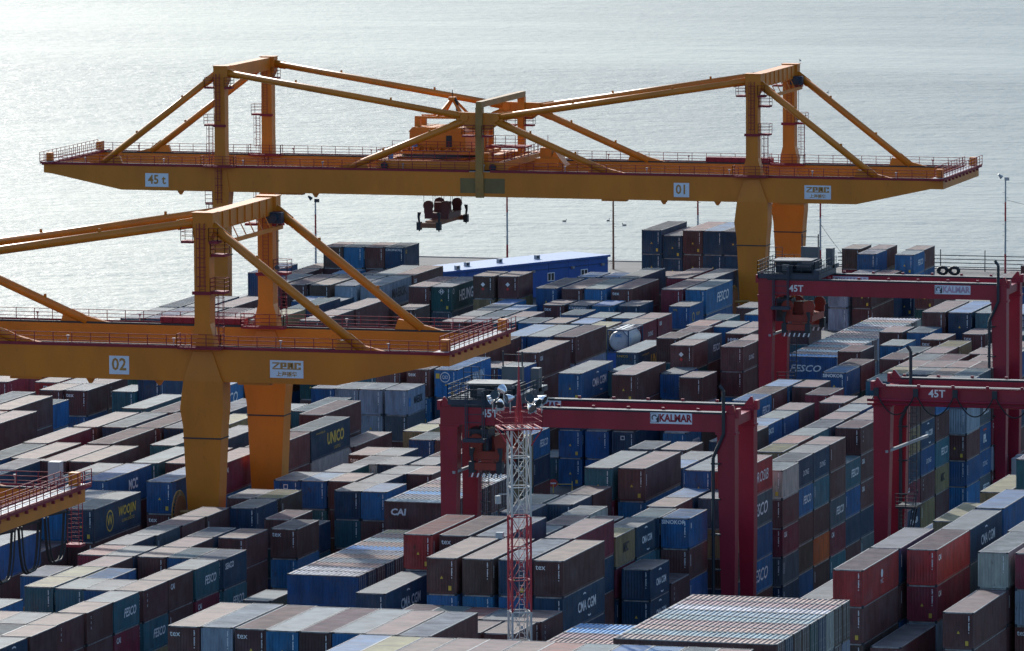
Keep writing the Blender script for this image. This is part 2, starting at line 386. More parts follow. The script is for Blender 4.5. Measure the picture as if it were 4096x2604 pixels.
[58.1,-116.2,14.48,1,7,0,0,0,2,6,0,0,5,0,0,10,0,0,13,0,0],
[60.6,-116.2,14.48,1,3,0,5,0,2,10,0,0,13,0,0,1,0,0,5,0,0],
[63.1,-116.1,14.48,1,9,0,5,0,2,6,0,0,13,0,0,2,0,0,6,0,0],
[65.5,-116.2,14.48,1,4,0,7,0,2,13,0,0,1,0,0,13,0,0,5,0,0],
[68,-116,14.48,1,5,0,0,0,2,2,0,0,1,0,0,6,0,0,0,0,0],
[70.4,-116,14.48,1,0,0,0,0,2,7,0,0,0,0,0,4,0,0,6,0,0],
[28.4,-103.4,14.48,1,1,0,0,4,1,5,0,0,0,0,0,1,0,0,7,0,0],
[30.9,-103.2,14.48,1,5,0,8,0,1,0,0,0,1,0,0,5,0,0,0,0,0],
[33.6,-103.4,14.48,1,1,0,0,4,1,0,0,0,11,0,0,4,0,0,0,0,0],
[36.1,-103.7,14.48,1,3,0,7,0,1,5,0,0,0,0,0,6,0,0,1,0,0],
[38.6,-103.6,14.48,1,0,0,0,0,1,0,0,0,4,0,0,6,0,0,0,0,0],
[41.1,-103.5,14.48,1,3,0,7,0,1,1,0,0,0,0,0,7,0,0,13,0,0],
[43.6,-103.6,14.48,1,0,0,0,0,1,4,0,0,5,0,0,7,0,0,1,0,0],
[46.2,-103.7,14.48,1,5,0,0,0,1,4,0,0,5,0,0,0,0,0,4,0,0],
[35.6,-71.2,10.91,0,0,0,0,0,2,0,0,0,5,0,0,2,0,0],
[38,-71.4,10.91,0,3,0,6,0,2,6,0,0,6,0,0,0,0,0],
[40.5,-71.5,10.91,0,7,0,0,0,2,4,0,0,5,0,0,13,0,0],
[43,-71.6,10.91,0,2,0,5,0,2,10,0,0,5,0,0,13,0,0],
[45.5,-71.8,10.91,0,1,0,0,5,1,0,0,0,0,0,0,1,0,0],
[42.5,-78.4,10.91,0,0,0,0,0,2,0,0,0,0,0,0,5,0,0],
[45.2,-78.3,10.91,0,1,0,0,0,1,5,0,0,0,0,0,0,0,0],
[30.5,-51.2,14.48,1,7,11,3,0,1,5,0,2,0,0,0,7,0,0,5,0,0],
[33.5,-51.1,14.48,1,1,11,0,4,1,4,0,0,0,0,0,2,0,0,13,0,0],
[36.5,-50.9,14.48,1,5,11,5,0,1,8,0,0,6,0,0,5,0,0,0,0,0],
[36.3,-63.9,14.48,1,1,0,0,0,1,7,0,2,5,0,0,0,0,0,0,0,0],
[39.2,-63.8,14.48,1,1,0,1,0,1,7,0,2,7,0,0,0,0,0,5,0,0],
[42.1,-63.6,14.48,1,5,0,5,0,1,7,0,1,0,0,0,11,0,0,0,0,0],
[44.9,-63.4,14.48,1,1,0,0,4,1,5,6,1,5,0,2,0,0,0,10,0,0],
[30.7,-64.7,11.58,1,2,0,5,6,1,1,0,0,0,0,0,5,0,0],
[42.2,-50.7,14.48,1,0,0,2,0,1,5,0,2,0,0,2,6,0,0,0,0,0],
[36.3,-38.7,12.95,0,3,0,5,0,2,5,0,0,2,0,0,7,0,0,5,0,0],
[36.7,-32,12.95,0,0,0,0,0,2,10,0,0,0,0,0,0,0,0,13,0,0],
[39.5,-31.6,12.95,0,0,0,0,0,2,1,0,0,0,0,0,0,0,0,5,0,0],
[36.5,-25.7,12.95,0,5,0,9,0,2,0,0,0,0,0,0,1,0,0,5,0,0],
[33.3,-19.2,12.95,0,2,0,5,0,1,11,0,0,5,0,0,13,0,0,1,0,0],
[33.3,-12.7,12.95,0,1,0,0,0,1,5,0,0,6,0,0,13,0,0,0,0,0],
[30.5,-19.4,12.95,0,3,0,6,0,2,5,0,0,4,0,0,0,0,0,5,0,0],
[31.1,-25.5,12.95,0,5,0,5,0,1,0,0,0,0,0,0,0,0,0,13,0,0],
[33.2,-6.3,14.48,1,3,0,6,0,1,2,0,2,1,0,0,13,0,0,6,0,0],
[36.1,-5.9,14.48,1,0,0,0,0,1,7,0,1,1,0,0,6,0,0,0,0,0],
[30.1,19.6,12.95,0,2,0,5,0,2,11,0,0,7,0,0,6,0,0,2,0,0],
[33.1,19.7,12.95,0,0,0,0,0,2,4,0,0,13,0,0,5,0,0,1,0,0],
[36.1,13.1,12.95,0,2,0,5,0,2,1,0,0,5,0,0,1,0,0,11,0,0],
[36.1,7,12.95,0,4,0,4,0,2,0,0,0,4,0,0,4,0,0,0,0,0],
[42.1,-5.9,14.48,1,3,0,4,0,1,0,0,0,0,0,0,0,0,0,11,0,0],
[42.1,-12.4,12.95,0,4,0,5,0,2,5,0,0,7,0,0,0,0,0,0,0,0],
[42.1,-18.7,12.95,0,1,0,0,0,2,0,0,0,4,0,0,13,0,0,5,0,0],
[45,-12.5,12.95,0,2,0,13,0,1,10,0,1,1,0,1,5,0,2,0,0,0],
[42.6,-25.8,12.95,0,3,0,5,0,1,6,0,2,0,0,0,0,0,0,5,0,0],
[45.2,-25.6,12.95,0,4,9,4,14,1,0,0,1,4,0,2,6,0,0,0,0,0],
[42.4,-32.2,12.95,0,2,0,5,6,1,6,0,2,5,0,0,4,0,0,5,0,0],
[42.3,-38.3,12.95,0,6,0,10,17,1,2,0,2,5,0,2,1,0,0,0,0,0],
[45.2,-38.2,10.36,0,8,0,5,6,1,5,6,1,5,0,0,1,0,0],
[45.3,-31.9,8.34,0,0,0,0,5,1,4,0,0,0,0,0],
[44.5,-6.1,14.48,1,0,0,3,13,1,13,1,1,4,0,1,7,1,1,0,0,2],
[45.1,7.4,12.95,0,5,0,9,0,1,0,0,1,2,2,1,13,0,1,5,0,2],
[44.8,14,12.95,0,2,0,5,21,1,7,1,2,0,0,2,1,0,2,4,0,2],
[44.8,20.3,12.95,0,2,0,5,21,1,6,0,1,0,0,1,12,0,1,0,0,2],
[44.8,26.7,12.95,0,0,0,0,0,1,0,0,1,13,1,1,2,2,1,6,0,2],
[44.6,39.7,12.95,0,0,0,0,5,1,0,2,2,0,2,2,5,0,2,13,0,2],
[44.6,46.2,12.95,0,0,0,0,0,1,11,0,2,1,0,2,1,0,2,13,0,2],
[44.6,33.5,10.36,0,3,0,6,1,1,4,0,2,5,0,2,0,0,2],
[41.9,20.3,12.95,0,6,0,10,0,2,0,0,0,5,0,0,0,0,0,0,0,0],
[41.7,26.8,12.95,0,7,0,0,0,2,4,0,0,8,0,0,0,0,0,4,0,0],
[41.7,33,12.95,0,3,0,6,0,2,0,0,0,5,0,0,5,0,0,11,0,0],
[41.7,39.4,12.95,0,2,0,5,0,2,1,0,0,0,0,0,8,0,0,13,0,0],
[41.6,45.9,12.95,0,0,0,0,0,2,0,0,0,10,0,0,4,0,0,5,0,0],
[41.5,52.5,12.95,0,3,0,4,0,2,6,0,0,0,0,0,5,0,0,10,0,0],
[41.4,59.3,12.95,0,1,0,0,0,2,11,0,0,0,0,0,0,0,0,13,0,0],
[35.9,33.2,12.95,0,0,0,0,0,1,11,0,0,7,0,0,13,0,0,0,0,0],
[35.7,39.3,12.95,0,4,0,4,16,1,13,0,0,13,0,0,8,0,0,0,0,0],
[35.8,45.5,12.95,0,3,0,4,0,1,8,0,0,11,0,0,1,0,0,0,0,0],
[35.7,52.2,12.95,0,0,0,0,0,1,0,0,0,0,0,0,0,0,0,11,0,0],
[29.9,58.5,12.95,0,4,0,7,1,1,4,0,2,0,0,0,4,0,0,6,0,0],
[29.9,64.8,12.95,0,1,0,0,0,2,2,0,0,0,0,0,11,0,0,0,0,0],
[29.9,71.2,12.95,0,4,0,7,0,2,11,0,0,2,0,0,1,0,0,6,0,0],
[32.7,71.4,12.95,0,0,0,0,0,1,5,0,0,0,0,0,6,0,0,0,0,0],
[35.5,65.2,12.95,0,0,0,2,0,1,13,0,0,2,0,0,0,0,0,13,0,0],
[38.4,58.9,12.95,0,0,0,0,0,1,0,0,0,6,0,0,5,0,0,0,0,0],
[32.6,84.4,12.95,0,4,8,4,14,1,5,0,2,1,0,0,1,0,0,1,0,0],
[32.6,91,12.95,0,0,0,0,0,1,11,0,2,6,0,0,6,0,0,4,0,0],
[29.6,103.6,12.95,0,0,0,0,0,1,0,0,0,6,0,0,5,0,0,0,0,0],
[8.3,167,5.18,3,4,7,4,1,1,10,0,2],
[8.3,169.6,5.18,3,1,7,0,0,2,11,0,0],
[8.3,172.1,5.18,3,5,7,5,0,2,11,0,0],
[8.3,174.7,5.18,3,1,7,0,0,2,1,0,0],
[8.4,177.2,5.18,3,3,7,8,0,2,0,0,0],
[8.3,179.8,5.18,3,0,7,0,0,2,10,0,0],
[8.3,182.3,5.18,3,5,7,8,0,2,0,0,0],
[8.3,184.9,5.18,3,3,7,0,0,2,5,0,2],
[8.3,187.4,5.18,3,0,7,8,0,2,5,0,2],
[8.3,190,5.18,3,1,7,6,0,2,11,0,0],
[8.3,192.5,5.18,3,0,7,0,0,2,5,0,0],
[8.3,195.1,5.18,3,3,7,0,0,2,10,0,0],
[8.3,197.6,5.18,3,0,7,0,0,2,8,0,0],
[8.3,200.2,5.18,3,5,7,5,0,2,0,0,0],
[8.3,202.7,5.18,3,3,7,9,0,2,0,0,0],
[8.3,205.3,5.18,3,1,7,0,0,2,6,0,0],
[8.3,207.8,5.18,3,5,7,9,0,2,0,0,0],
[29.5,122.9,12.95,0,0,0,0,0,2,6,0,2,5,0,0,0,0,0,1,0,0],
[32.4,123.3,12.95,0,3,0,7,0,2,6,0,0,5,0,0,13,0,0,5,0,0],
[32.5,110.2,12.95,0,3,0,7,0,2,6,0,0,6,0,0,6,0,0,0,0,0],
[35.3,116.9,12.95,0,0,0,0,4,2,2,0,0,1,0,0,5,0,0,0,0,0],
[38.4,110.4,12.95,0,6,0,10,0,2,6,0,0,0,0,0,5,0,0,6,0,0],
[38.4,123.1,12.95,0,0,0,0,4,1,0,0,0,13,0,0,6,0,0,5,0,0],
[35.6,103.9,12.95,0,3,0,6,0,2,4,0,0,1,0,0,1,0,0,0,0,0],
[38.3,104.3,12.95,0,0,0,0,0,2,8,0,0,0,0,0,0,0,0,13,0,0],
[35.4,97.6,12.95,0,0,0,0,0,2,5,0,0,4,0,0,0,0,0,10,0,0],
[38.4,97.6,12.95,0,5,0,0,0,2,11,0,0,13,0,0,5,0,0,0,0,0],
[41,97.7,12.95,0,0,0,0,0,2,4,0,0,1,0,0,6,0,0,6,0,0],
[38.5,91.4,12.95,0,0,0,3,0,2,4,0,0,0,0,0,0,0,0,0,0,0],
[41,91.5,12.95,0,0,0,0,0,2,6,0,0,6,0,0,4,0,0,5,0,0],
[43.5,91.8,12.95,0,0,0,0,0,2,0,0,0,7,0,0,4,0,0,4,0,0],
[38.5,85,12.95,0,6,0,10,0,2,5,0,0,0,0,0,5,0,0,0,0,0],
[40.9,84.9,12.95,0,2,0,5,0,2,5,0,0,5,0,0,4,0,0,0,0,0],
[43.4,85.1,12.95,0,1,0,0,0,2,1,0,0,0,0,0,5,0,0,5,0,0],
[38.5,78.2,12.95,0,3,0,6,0,1,4,0,0,0,0,0,4,0,0,4,0,0],
[46.1,78.9,12.95,0,3,0,7,0,1,8,0,1,0,0,1,4,0,1,7,0,1],
[43.1,104.5,12.95,0,0,0,0,0,2,5,0,0,0,0,0,5,0,0,0,0,0],
[32.6,129.7,14.48,1,0,0,0,0,1,0,0,0,5,0,0,11,0,0,0,0,0],
[35.4,129.8,14.48,1,4,0,5,0,1,1,0,2,5,0,0,7,0,0,13,0,0],
[38.3,130,14.48,1,3,0,6,0,1,5,0,2,1,0,0,4,0,0,7,0,0],
[41.4,129.9,14.48,1,4,0,5,0,2,0,0,0,11,0,0,4,0,0,2,0,0],
[42.6,123.4,12.95,0,3,0,6,0,2,2,0,0,1,0,0,0,0,0,0,0,0],
[45.9,111.5,12.95,0,0,0,0,0,2,7,0,0,6,0,0,10,0,0,0,0,0],
[-4.5,241.8,5.79,0,2,0,8,0,1,8,0,1],
[-1.5,242,5.79,1,0,0,0,0,1,0,0,1],
[-3,261.9,5.18,0,4,0,7,0,0,7,1,0],
[-3.3,268.4,5.18,0,6,0,10,0,2,10,0,0],
[6.2,242.9,5.79,1,0,0,0,0,1,11,0,2],
[-9.1,247.5,5.18,0,3,0,6,0,1,5,0,2],
[5.8,179.2,7.77,0,2,0,0,0,1,6,0,2,0,0,0],
[-9,268,7.77,0,1,0,1,0,2,2,0,2,0,0,0],
[-5.5,261.7,7.77,0,5,0,4,0,1,0,0,0,6,0,0],
[-0.6,261.6,7.77,0,3,0,7,1,1,7,0,2,5,0,2],
[-5.7,268.4,7.77,0,0,0,0,0,2,5,0,2,5,0,0],
[-0.8,268.5,7.77,0,1,0,0,0,2,4,0,2,5,0,0],
[-5,255.6,5.79,0,5,0,9,0,2,11,0,0],
[-2.1,255.5,5.79,0,0,0,0,0,2,5,0,2],
[17.8,250.9,7.77,0,0,0,0,0,2,4,0,2,11,0,0],
[12.7,262.8,5.18,0,0,0,0,0,1,1,0,2],
[-21.4,216,14.48,1,2,0,5,0,1,5,0,2,5,0,0,6,0,0,2,0,0],
[-16.4,216.5,14.48,1,0,0,0,0,1,0,0,2,4,0,0,0,0,0,0,0,0],
[-13.9,216.5,14.48,1,4,0,5,0,1,5,0,2,11,0,0,0,0,0,0,0,0],
[-11.4,216.5,14.48,1,2,0,5,0,1,5,0,1,1,0,1,13,0,2,6,0,0],
[-18.9,216.4,13.83,1,5,0,5,0,1,5,0,2,2,0,0,1,0,0,6,0,0],
[-24.7,198.8,10.36,0,4,0,7,0,2,5,0,0,6,0,0,7,0,0],
[-21.8,199,10.36,0,4,0,7,0,2,0,0,0,2,0,0,1,0,0],
[-16.4,187,11.58,1,2,0,5,0,1,1,0,2,0,0,0,0,0,0],
[-22.4,173,11.58,1,8,0,4,0,1,5,0,0,2,0,0,0,0,0],
[-19.4,173.3,11.58,1,0,0,0,0,1,5,0,0,1,0,0,4,0,0],
[-16.8,173.6,11.58,1,3,0,7,0,1,5,0,0,8,0,0,1,0,0],
[-13.8,174.2,11.58,1,0,0,0,4,1,0,0,2,7,0,0,4,0,0],
[-10.9,188.1,11.58,1,0,0,2,0,2,7,0,0,13,0,0,1,0,0],
[-7.8,188,11.58,1,2,0,5,0,2,4,0,2,5,0,0,5,0,0],
[-8.1,175,11.58,1,0,0,2,0,1,0,0,0,6,0,0,5,0,0],
[-5.3,175.3,11.58,1,3,0,7,1,1,4,0,2,8,0,0,4,0,0],
[-16.1,202,10.36,0,0,0,0,0,2,0,0,0,13,0,0,13,0,0],
[8.6,144.1,12.95,0,8,0,0,0,2,11,0,0,1,0,0,0,0,0,5,0,0],
[11.3,137.1,12.95,0,3,0,7,0,1,1,0,2,4,0,2,4,0,0,11,0,0],
[8.4,130.9,12.95,0,3,0,6,0,2,6,0,0,7,0,0,5,0,0,0,0,0],
[8.1,124.3,12.95,0,7,0,2,0,2,0,0,0,0,0,0,7,0,0,6,0,0],
[11.2,124.1,12.95,0,3,0,7,0,2,8,0,0,6,0,0,0,0,0,0,0,0],
[14,124.1,12.95,0,0,0,0,0,2,4,0,2,13,0,2,6,0,0,6,0,0],
[8.7,118,12.95,0,0,0,0,0,2,1,0,0,0,0,0,1,0,0,0,0,0],
[14.1,117.8,12.95,0,0,0,0,18,2,0,0,0,13,0,0,0,0,0,11,0,0],
[8.2,111.7,12.95,0,1,0,0,0,1,6,0,2,0,0,0,2,0,0,0,0,0],
[11.3,111.6,12.95,0,3,0,13,1,1,0,0,2,0,0,2,1,0,2,8,0,2],
[17,111.6,12.95,0,0,0,0,0,1,0,0,2,11,0,0,5,0,0,0,0,0],
[11.4,105.3,12.95,0,0,0,0,23,1,11,0,2,5,0,0,13,0,0,11,0,0],
[16.8,105.2,12.95,0,0,0,0,21,1,0,0,1,7,0,2,0,0,2,0,0,0],
[12,98.9,10.71,0,2,0,4,21,1,0,0,1,5,0,2,13,0,0],
[14.8,96,10.71,0,0,0,0,0,1,8,0,1,1,0,2,4,0,0],
[6.7,89.3,5.79,0,2,0,4,0,1,4,0,2],
[14.8,89.5,5.79,0,5,0,7,1,1,5,0,0],
[19.9,88.3,5.18,0,5,0,5,0,2,1,0,0],
[4.6,68.9,7.77,0,4,0,7,1,1,5,0,2,0,0,2],
[4.6,62.8,7.77,0,6,0,10,0,1,10,0,2,11,0,2],
[7.3,49.1,7.77,0,5,0,0,0,1,10,0,2,0,0,0],
[0.8,92,2.59,0,3,0,6,0,2],
[-54,78.4,10.36,1,0,0,2,5,1,0,0,0,2,0,0,5,0,0],
[-48.9,79.1,10.36,0,0,0,3,22,2,6,0,0,5,0,0,5,0,0],
[-45.9,78.7,10.36,0,2,0,0,0,2,11,0,0,1,0,0,6,0,0],
[-43.4,79,10.36,0,0,0,0,5,2,13,0,2,1,0,0,2,0,0],
[-46,72.5,10.36,0,1,0,0,0,2,4,0,0,1,0,0,0,0,0],
[-43.4,72.8,10.36,0,2,0,0,4,1,4,0,2,7,0,0,11,0,0],
[-38.4,73,10.36,0,3,0,6,1,1,5,0,0,0,0,0,0,0,0],
[-35.9,73.8,11.58,1,2,0,5,0,1,0,0,0,1,0,0,6,0,0],
[-44.4,48.3,11.58,1,5,0,0,0,2,0,0,0,11,0,0,7,0,0],
[-41.6,45.5,11.58,1,1,0,0,0,1,0,0,2,0,0,0,5,0,0],
[-38.6,32.8,11.58,1,0,0,0,0,1,0,0,0,1,0,0,7,0,0],
[-43.3,61,10.11,0,3,0,7,0,1,7,0,2,4,0,0,1,0,0],
[-41.3,32,11.58,1,7,0,3,0,2,6,0,0,0,0,0,5,0,0],
[-29.1,49.6,11.58,1,3,0,6,0,1,7,0,0,4,0,0,4,0,0],
[-25.4,47.3,11.58,1,0,0,0,0,1,1,0,0,0,0,0,5,0,0],
[-28.6,34.2,11.58,1,1,0,0,0,1,13,0,0,0,0,0,1,0,0],
[-25.8,34.6,11.58,1,5,0,5,0,1,6,0,0,1,0,0,5,0,0],
[-22.6,35,11.58,1,1,0,0,0,1,1,0,0,1,0,0,6,0,0],
[-19.8,35.2,11.58,1,5,0,5,0,1,1,0,0,5,0,0,5,0,0],
[-17,35.5,11.58,1,6,0,10,0,1,0,0,0,10,0,0,6,0,0],
[-20.2,47.9,11.58,1,5,0,5,0,1,10,0,2,0,0,0,1,0,0],
[-28.8,21.1,11.58,1,0,0,2,0,1,6,0,0,7,0,0,0,0,0],
[-22.8,22.1,11.58,1,0,0,0,0,1,10,0,0,0,0,0,4,0,0],
[-16.7,22.3,11.58,1,2,0,6,0,1,0,0,0,1,0,0,0,0,0],
[-13.5,26.7,11.58,1,2,0,5,0,1,10,0,0,0,0,0,7,0,0],
[-28.6,8,11.58,1,3,0,4,0,2,0,0,0,0,0,0,0,0,0],
[-25.8,9.8,11.58,1,1,0,0,0,1,4,0,0,6,0,0,5,0,0],
[-22.5,8.5,11.58,1,0,0,0,0,1,0,0,2,0,0,0,0,0,0],
[-19.8,8.8,11.58,1,1,0,0,0,1,5,0,0,1,0,0,0,0,0],
[-13.9,9.4,11.58,1,3,0,6,0,1,11,0,0,13,0,0,6,0,0],
[-10.9,9.8,11.58,1,7,0,0,0,1,0,0,0,5,0,0,4,0,0],
[-7.9,10.2,11.58,1,0,0,2,2,1,7,0,2,4,0,0,5,0,0],
[-24.9,-2.4,11.58,1,5,0,5,0,1,6,0,2,0,0,0,0,0,0],
[-16.8,-3.9,11.58,1,3,0,6,0,1,0,0,0,0,0,0,5,0,0],
[-14.2,-3.6,11.58,1,9,0,4,11,1,0,0,2,4,0,0,7,0,0],
[-8.2,-3.1,11.58,1,4,0,4,0,1,0,4,1,0,0,0,2,0,0],
[-11.2,-22.3,11.58,1,5,0,7,0,1,1,0,2,4,0,0,4,0,0],
[-8.7,-22.4,11.58,1,2,0,5,10,1,0,0,1,5,0,0,7,0,0],
[-13.8,-33.8,11.58,1,5,0,0,0,1,0,0,0,0,0,0,6,0,0],
[-8.4,-48.8,11.58,1,3,0,4,0,1,0,0,1,1,0,0,4,0,0],
[-11.2,-34.6,8.69,1,0,0,0,0,1,2,0,0,6,0,0],
[-0.7,-3,10.36,0,8,0,0,0,2,1,0,2,5,0,0,4,0,0],
[1.8,-2.6,10.36,0,6,0,1,0,1,6,0,0,0,0,0,11,0,0],
[1.7,-9.4,10.36,0,2,0,5,0,1,5,0,0,7,0,0,1,0,0],
[7,-15.8,10.36,0,0,0,0,0,1,11,0,2,4,0,2,0,0,0],
[9.5,-21.7,10.36,0,8,0,0,4,1,7,0,1,4,0,2,0,0,0],
[4.6,-3.1,7.77,0,2,0,5,0,2,6,0,2,0,0,0],
[-0.7,-15.7,10.36,0,0,0,0,0,1,0,0,0,5,0,0,1,0,0],
[-0.8,-22,10.36,0,0,0,0,0,1,0,0,0,10,0,0,5,0,0],
[-0.9,-28.4,10.36,0,2,0,13,0,1,4,0,0,5,0,0,5,0,0],
[-1.1,-34.5,10.36,0,2,0,5,0,2,10,0,0,0,0,0,5,0,0],
[4.1,-28.1,10.36,0,2,0,5,0,2,5,0,0,5,0,0,5,0,0],
[7,-28.3,10.36,0,1,0,0,0,1,0,0,1,10,0,0,11,0,0],
[4.2,-34.6,10.36,0,0,0,0,0,2,0,0,0,0,0,0,1,0,0],
[-1.1,-41,10.36,0,7,0,2,0,1,0,0,0,6,0,0,6,0,0],
[1.4,-40.9,10.36,0,2,0,5,0,2,4,0,0,5,0,0,7,0,0],
[4.2,-41,10.36,0,1,0,0,0,1,6,0,0,0,0,0,6,0,0],
[6.7,-40.8,10.36,0,3,0,4,0,1,0,0,0,0,0,0,5,0,0],
[9.3,-41,10.36,0,2,0,5,16,1,6,1,2,0,0,0,10,0,0],
[1.5,-47.5,10.36,0,0,0,0,0,1,1,0,0,5,0,0,5,0,0],
[9,-47.3,10.36,0,3,0,6,1,1,2,2,2,6,0,0,4,0,0],
[-1.4,-54,10.36,0,5,0,4,0,1,10,0,2,0,0,0,13,0,0],
[1.3,-53.7,10.36,0,6,0,10,0,2,1,0,0,4,0,0,0,0,0],
[4.1,-54.1,10.36,0,4,0,4,0,1,1,0,0,7,0,0,0,0,0],
[8.9,-53.8,10.36,0,1,0,0,2,1,0,0,2,11,0,0,0,0,0],
[1.1,-59.8,10.36,0,6,0,6,0,1,6,0,0,2,0,0,2,0,0],
[3.9,-60.2,10.36,0,3,0,6,0,1,5,0,0,0,0,0,7,0,0],
[6.4,-60.3,10.36,0,2,0,4,0,1,0,0,0,0,0,0,5,0,0],
[8.9,-60,10.36,0,1,0,0,5,1,6,1,1,10,0,2,0,0,0],
[1.1,-72.8,10.36,0,3,0,7,0,2,1,0,0,0,0,0,7,0,0],
[8.7,-66.5,10.36,0,3,0,6,1,1,2,2,1,6,0,0,6,0,0],
[8.6,-72.6,10.36,0,1,0,0,5,1,0,0,2,0,0,0,1,0,0],
[3.4,-79.2,10.36,0,1,0,0,0,2,0,0,0,7,0,0,6,0,0],
[5.9,-79.2,10.36,0,3,0,7,0,2,10,0,0,1,0,0,2,0,0],
[8.5,-79.2,10.36,0,1,0,0,5,1,0,0,2,5,0,0,5,0,0],
[6.2,-85.7,10.36,0,3,0,7,0,2,5,0,0,8,0,0,5,0,0],
[8.6,-85.4,10.36,0,1,0,0,0,1,4,0,0,5,0,0,5,0,0],
[8.5,-91.9,10.36,0,3,0,5,6,2,1,0,0,6,0,0,1,0,0],
[15,-45.8,7.77,0,3,0,13,0,1,0,0,0,1,0,0],
[68.8,-62.6,14.48,1,0,0,3,24,1,0,0,1,1,0,2,0,0,0,5,0,0],
[71.8,-49.9,14.48,1,0,0,3,2,1,2,2,1,8,0,2,1,0,0,5,0,0],
[68.8,-49.8,14.48,1,2,0,5,0,1,0,0,2,4,0,2,5,0,0,1,0,0],
[71.8,-37.6,14.48,1,2,0,5,6,1,13,0,2,13,0,0,1,0,0,11,0,0],
[71.7,-24.1,14.48,1,4,0,4,0,1,0,0,0,11,0,0,6,0,0,0,0,0],
[65.4,-11.9,11.58,1,6,0,10,0,1,0,0,0,0,0,0,6,0,0],
[65.2,7.9,11.58,1,6,0,10,0,1,1,0,0,6,0,0,4,0,0],
[68.3,8.5,14.48,1,5,0,6,0,2,0,0,0,5,0,0,1,0,0,0,0,0],
[77.6,-50.2,14.48,1,5,10,9,0,1,0,0,2,0,0,2,1,0,0,10,0,0],
[77.3,-37.7,14.48,1,2,0,5,0,2,8,0,0,1,0,0,0,0,0,4,0,0],
[80.6,-50.2,14.48,1,0,0,2,0,2,8,0,2,0,4,2,13,0,0,0,0,0],
[77.7,-63.4,11.58,1,0,0,0,0,1,0,0,1,6,0,0,10,0,0],
[72,-63.5,8.69,1,8,0,0,0,1,5,0,0,0,0,0],
[65.3,-59.7,11.58,1,2,0,5,0,2,0,0,0,11,0,0,10,0,0],
[59.5,9.5,7.77,1,4,0,7,0,2,10,0,0,4,0,0],
[-57.6,143,11.58,1,2,0,5,0,2,1,0,0,0,0,0,4,0,0],
[-54.8,143.5,11.58,1,2,0,5,0,2,5,0,0,0,0,0,0,0,0],
[-51.7,143.8,11.58,1,0,0,0,0,1,1,0,0,5,0,0,0,0,0],
[-57.5,129.8,11.58,1,3,0,11,0,1,10,0,1,11,0,2,1,0,0],
[-54.8,130.3,11.58,1,5,0,5,0,1,0,0,1,5,0,2,7,0,0],
[-52.1,130.8,11.58,1,3,0,6,0,1,4,0,1,0,0,0,10,0,0],
[-49.1,131.3,11.58,1,0,0,0,0,1,5,0,1,0,0,2,1,0,0],
[-46.5,131.8,11.58,1,0,0,0,0,1,0,0,1,6,0,2,2,0,2],
[-43.1,131.5,11.58,1,6,0,10,0,1,6,0,1,0,0,1,7,0,2],
[-43.1,144.4,11.58,1,3,0,5,0,1,0,0,0,4,0,0,2,0,0],
[-37.6,145.1,11.58,1,0,0,0,5,1,0,0,1,11,0,1,2,0,0],
[-37.7,132.4,11.58,1,0,0,0,0,1,0,0,1,11,0,1,0,0,2],
[-48.8,163.7,10.36,0,4,0,4,0,2,4,0,0,5,0,0,7,0,0],
[-45.6,163.5,10.36,0,2,0,5,0,2,5,0,0,5,0,0,7,0,0],
[-34.7,157.6,10.36,0,1,0,1,0,1,0,0,1,5,0,2,8,0,0],
[-27.5,62.7,11.58,1,4,0,7,1,1,4,0,0,7,0,0,7,0,0],
[44.5,52.6,12.95,0,0,0,0,0,1,3,0,2,0,0,2,0,0,2,0,0,2],
[44.5,59.1,12.95,0,2,0,0,0,1,10,17,2,5,0,2,2,2,2,5,6,2],
[44.5,65.6,12.95,0,3,0,0,0,1,5,6,2,4,21,2,0,5,2,10,0,2],
[44.5,72.1,12.95,0,0,0,7,0,1,0,5,2,6,1,2,10,17,2,0,0,2],
[43.6,78.5,12.95,0,0,0,5,0,2,5,6,0,5,20,0,0,5,0,0,0,0],
[45.9,85,12.95,0,3,0,13,0,1,13,1,2,4,19,2,4,21,2,13,1,2],
[45.9,91.5,12.95,0,0,0,0,0,1,0,5,2,2,2,2,8,0,2,0,0,2],
[44.5,97.9,12.95,0,0,0,0,5,2,0,5,0,13,0,0,7,1,0,5,0,0],
[45.6,104.4,12.95,0,3,0,4,0,1,0,0,1,5,0,1,0,0,1,0,0,2],
[43.4,110.9,12.95,0,0,0,0,0,2,0,0,0,4,0,0,5,0,0,0,0,0],
]
# ------------------------------------------------------------------ containers
PALETTE = dict(m=(.122,.044,.041), k=(.086,.052,.038), p=(.21,.023,.044), r=(.36,.032,.032), b=(.013,.092,.235), n=(.013,.050,.102), t=(.035,.138,.172),
               c=(.022,.155,.335), g=(.27,.32,.39), w=(.47,.45,.40), y=(.28,.21,.098), G=(.009,.077,.072), o=(.52,.118,.02), s=(.077,.104,.126))
CNAME = dict(m='maroon', k='brown', p='crimson', r='red', b='royal-blue', n='navy', t='teal', c='sky-blue', g='pale-grey', w='cream', y='tan', G='dark-green', o='orange', s='slate')
ROOFC = dict(P=(0.177,0.084,0.078), T=(0.212,0.119,0.086), G=(0.106,0.125,0.136), E=(0.116,0.169,0.176), B=(0.044,0.170,0.342), W=(0.319,0.319,0.311), Y=(0.278,0.226,0.085), R=(0.263,0.062,0.040), D=(0.110,0.088,0.088), b=(0.014,0.125,0.311))
RNAME = dict(P='pinkish roof', T='tan roof', G='grey roof', E='grey-green roof', B='pale-blue roof', W='whitish roof', Y='yellow roof', R='red roof', D='dull roof', b='blue roof')
WD = 2.438
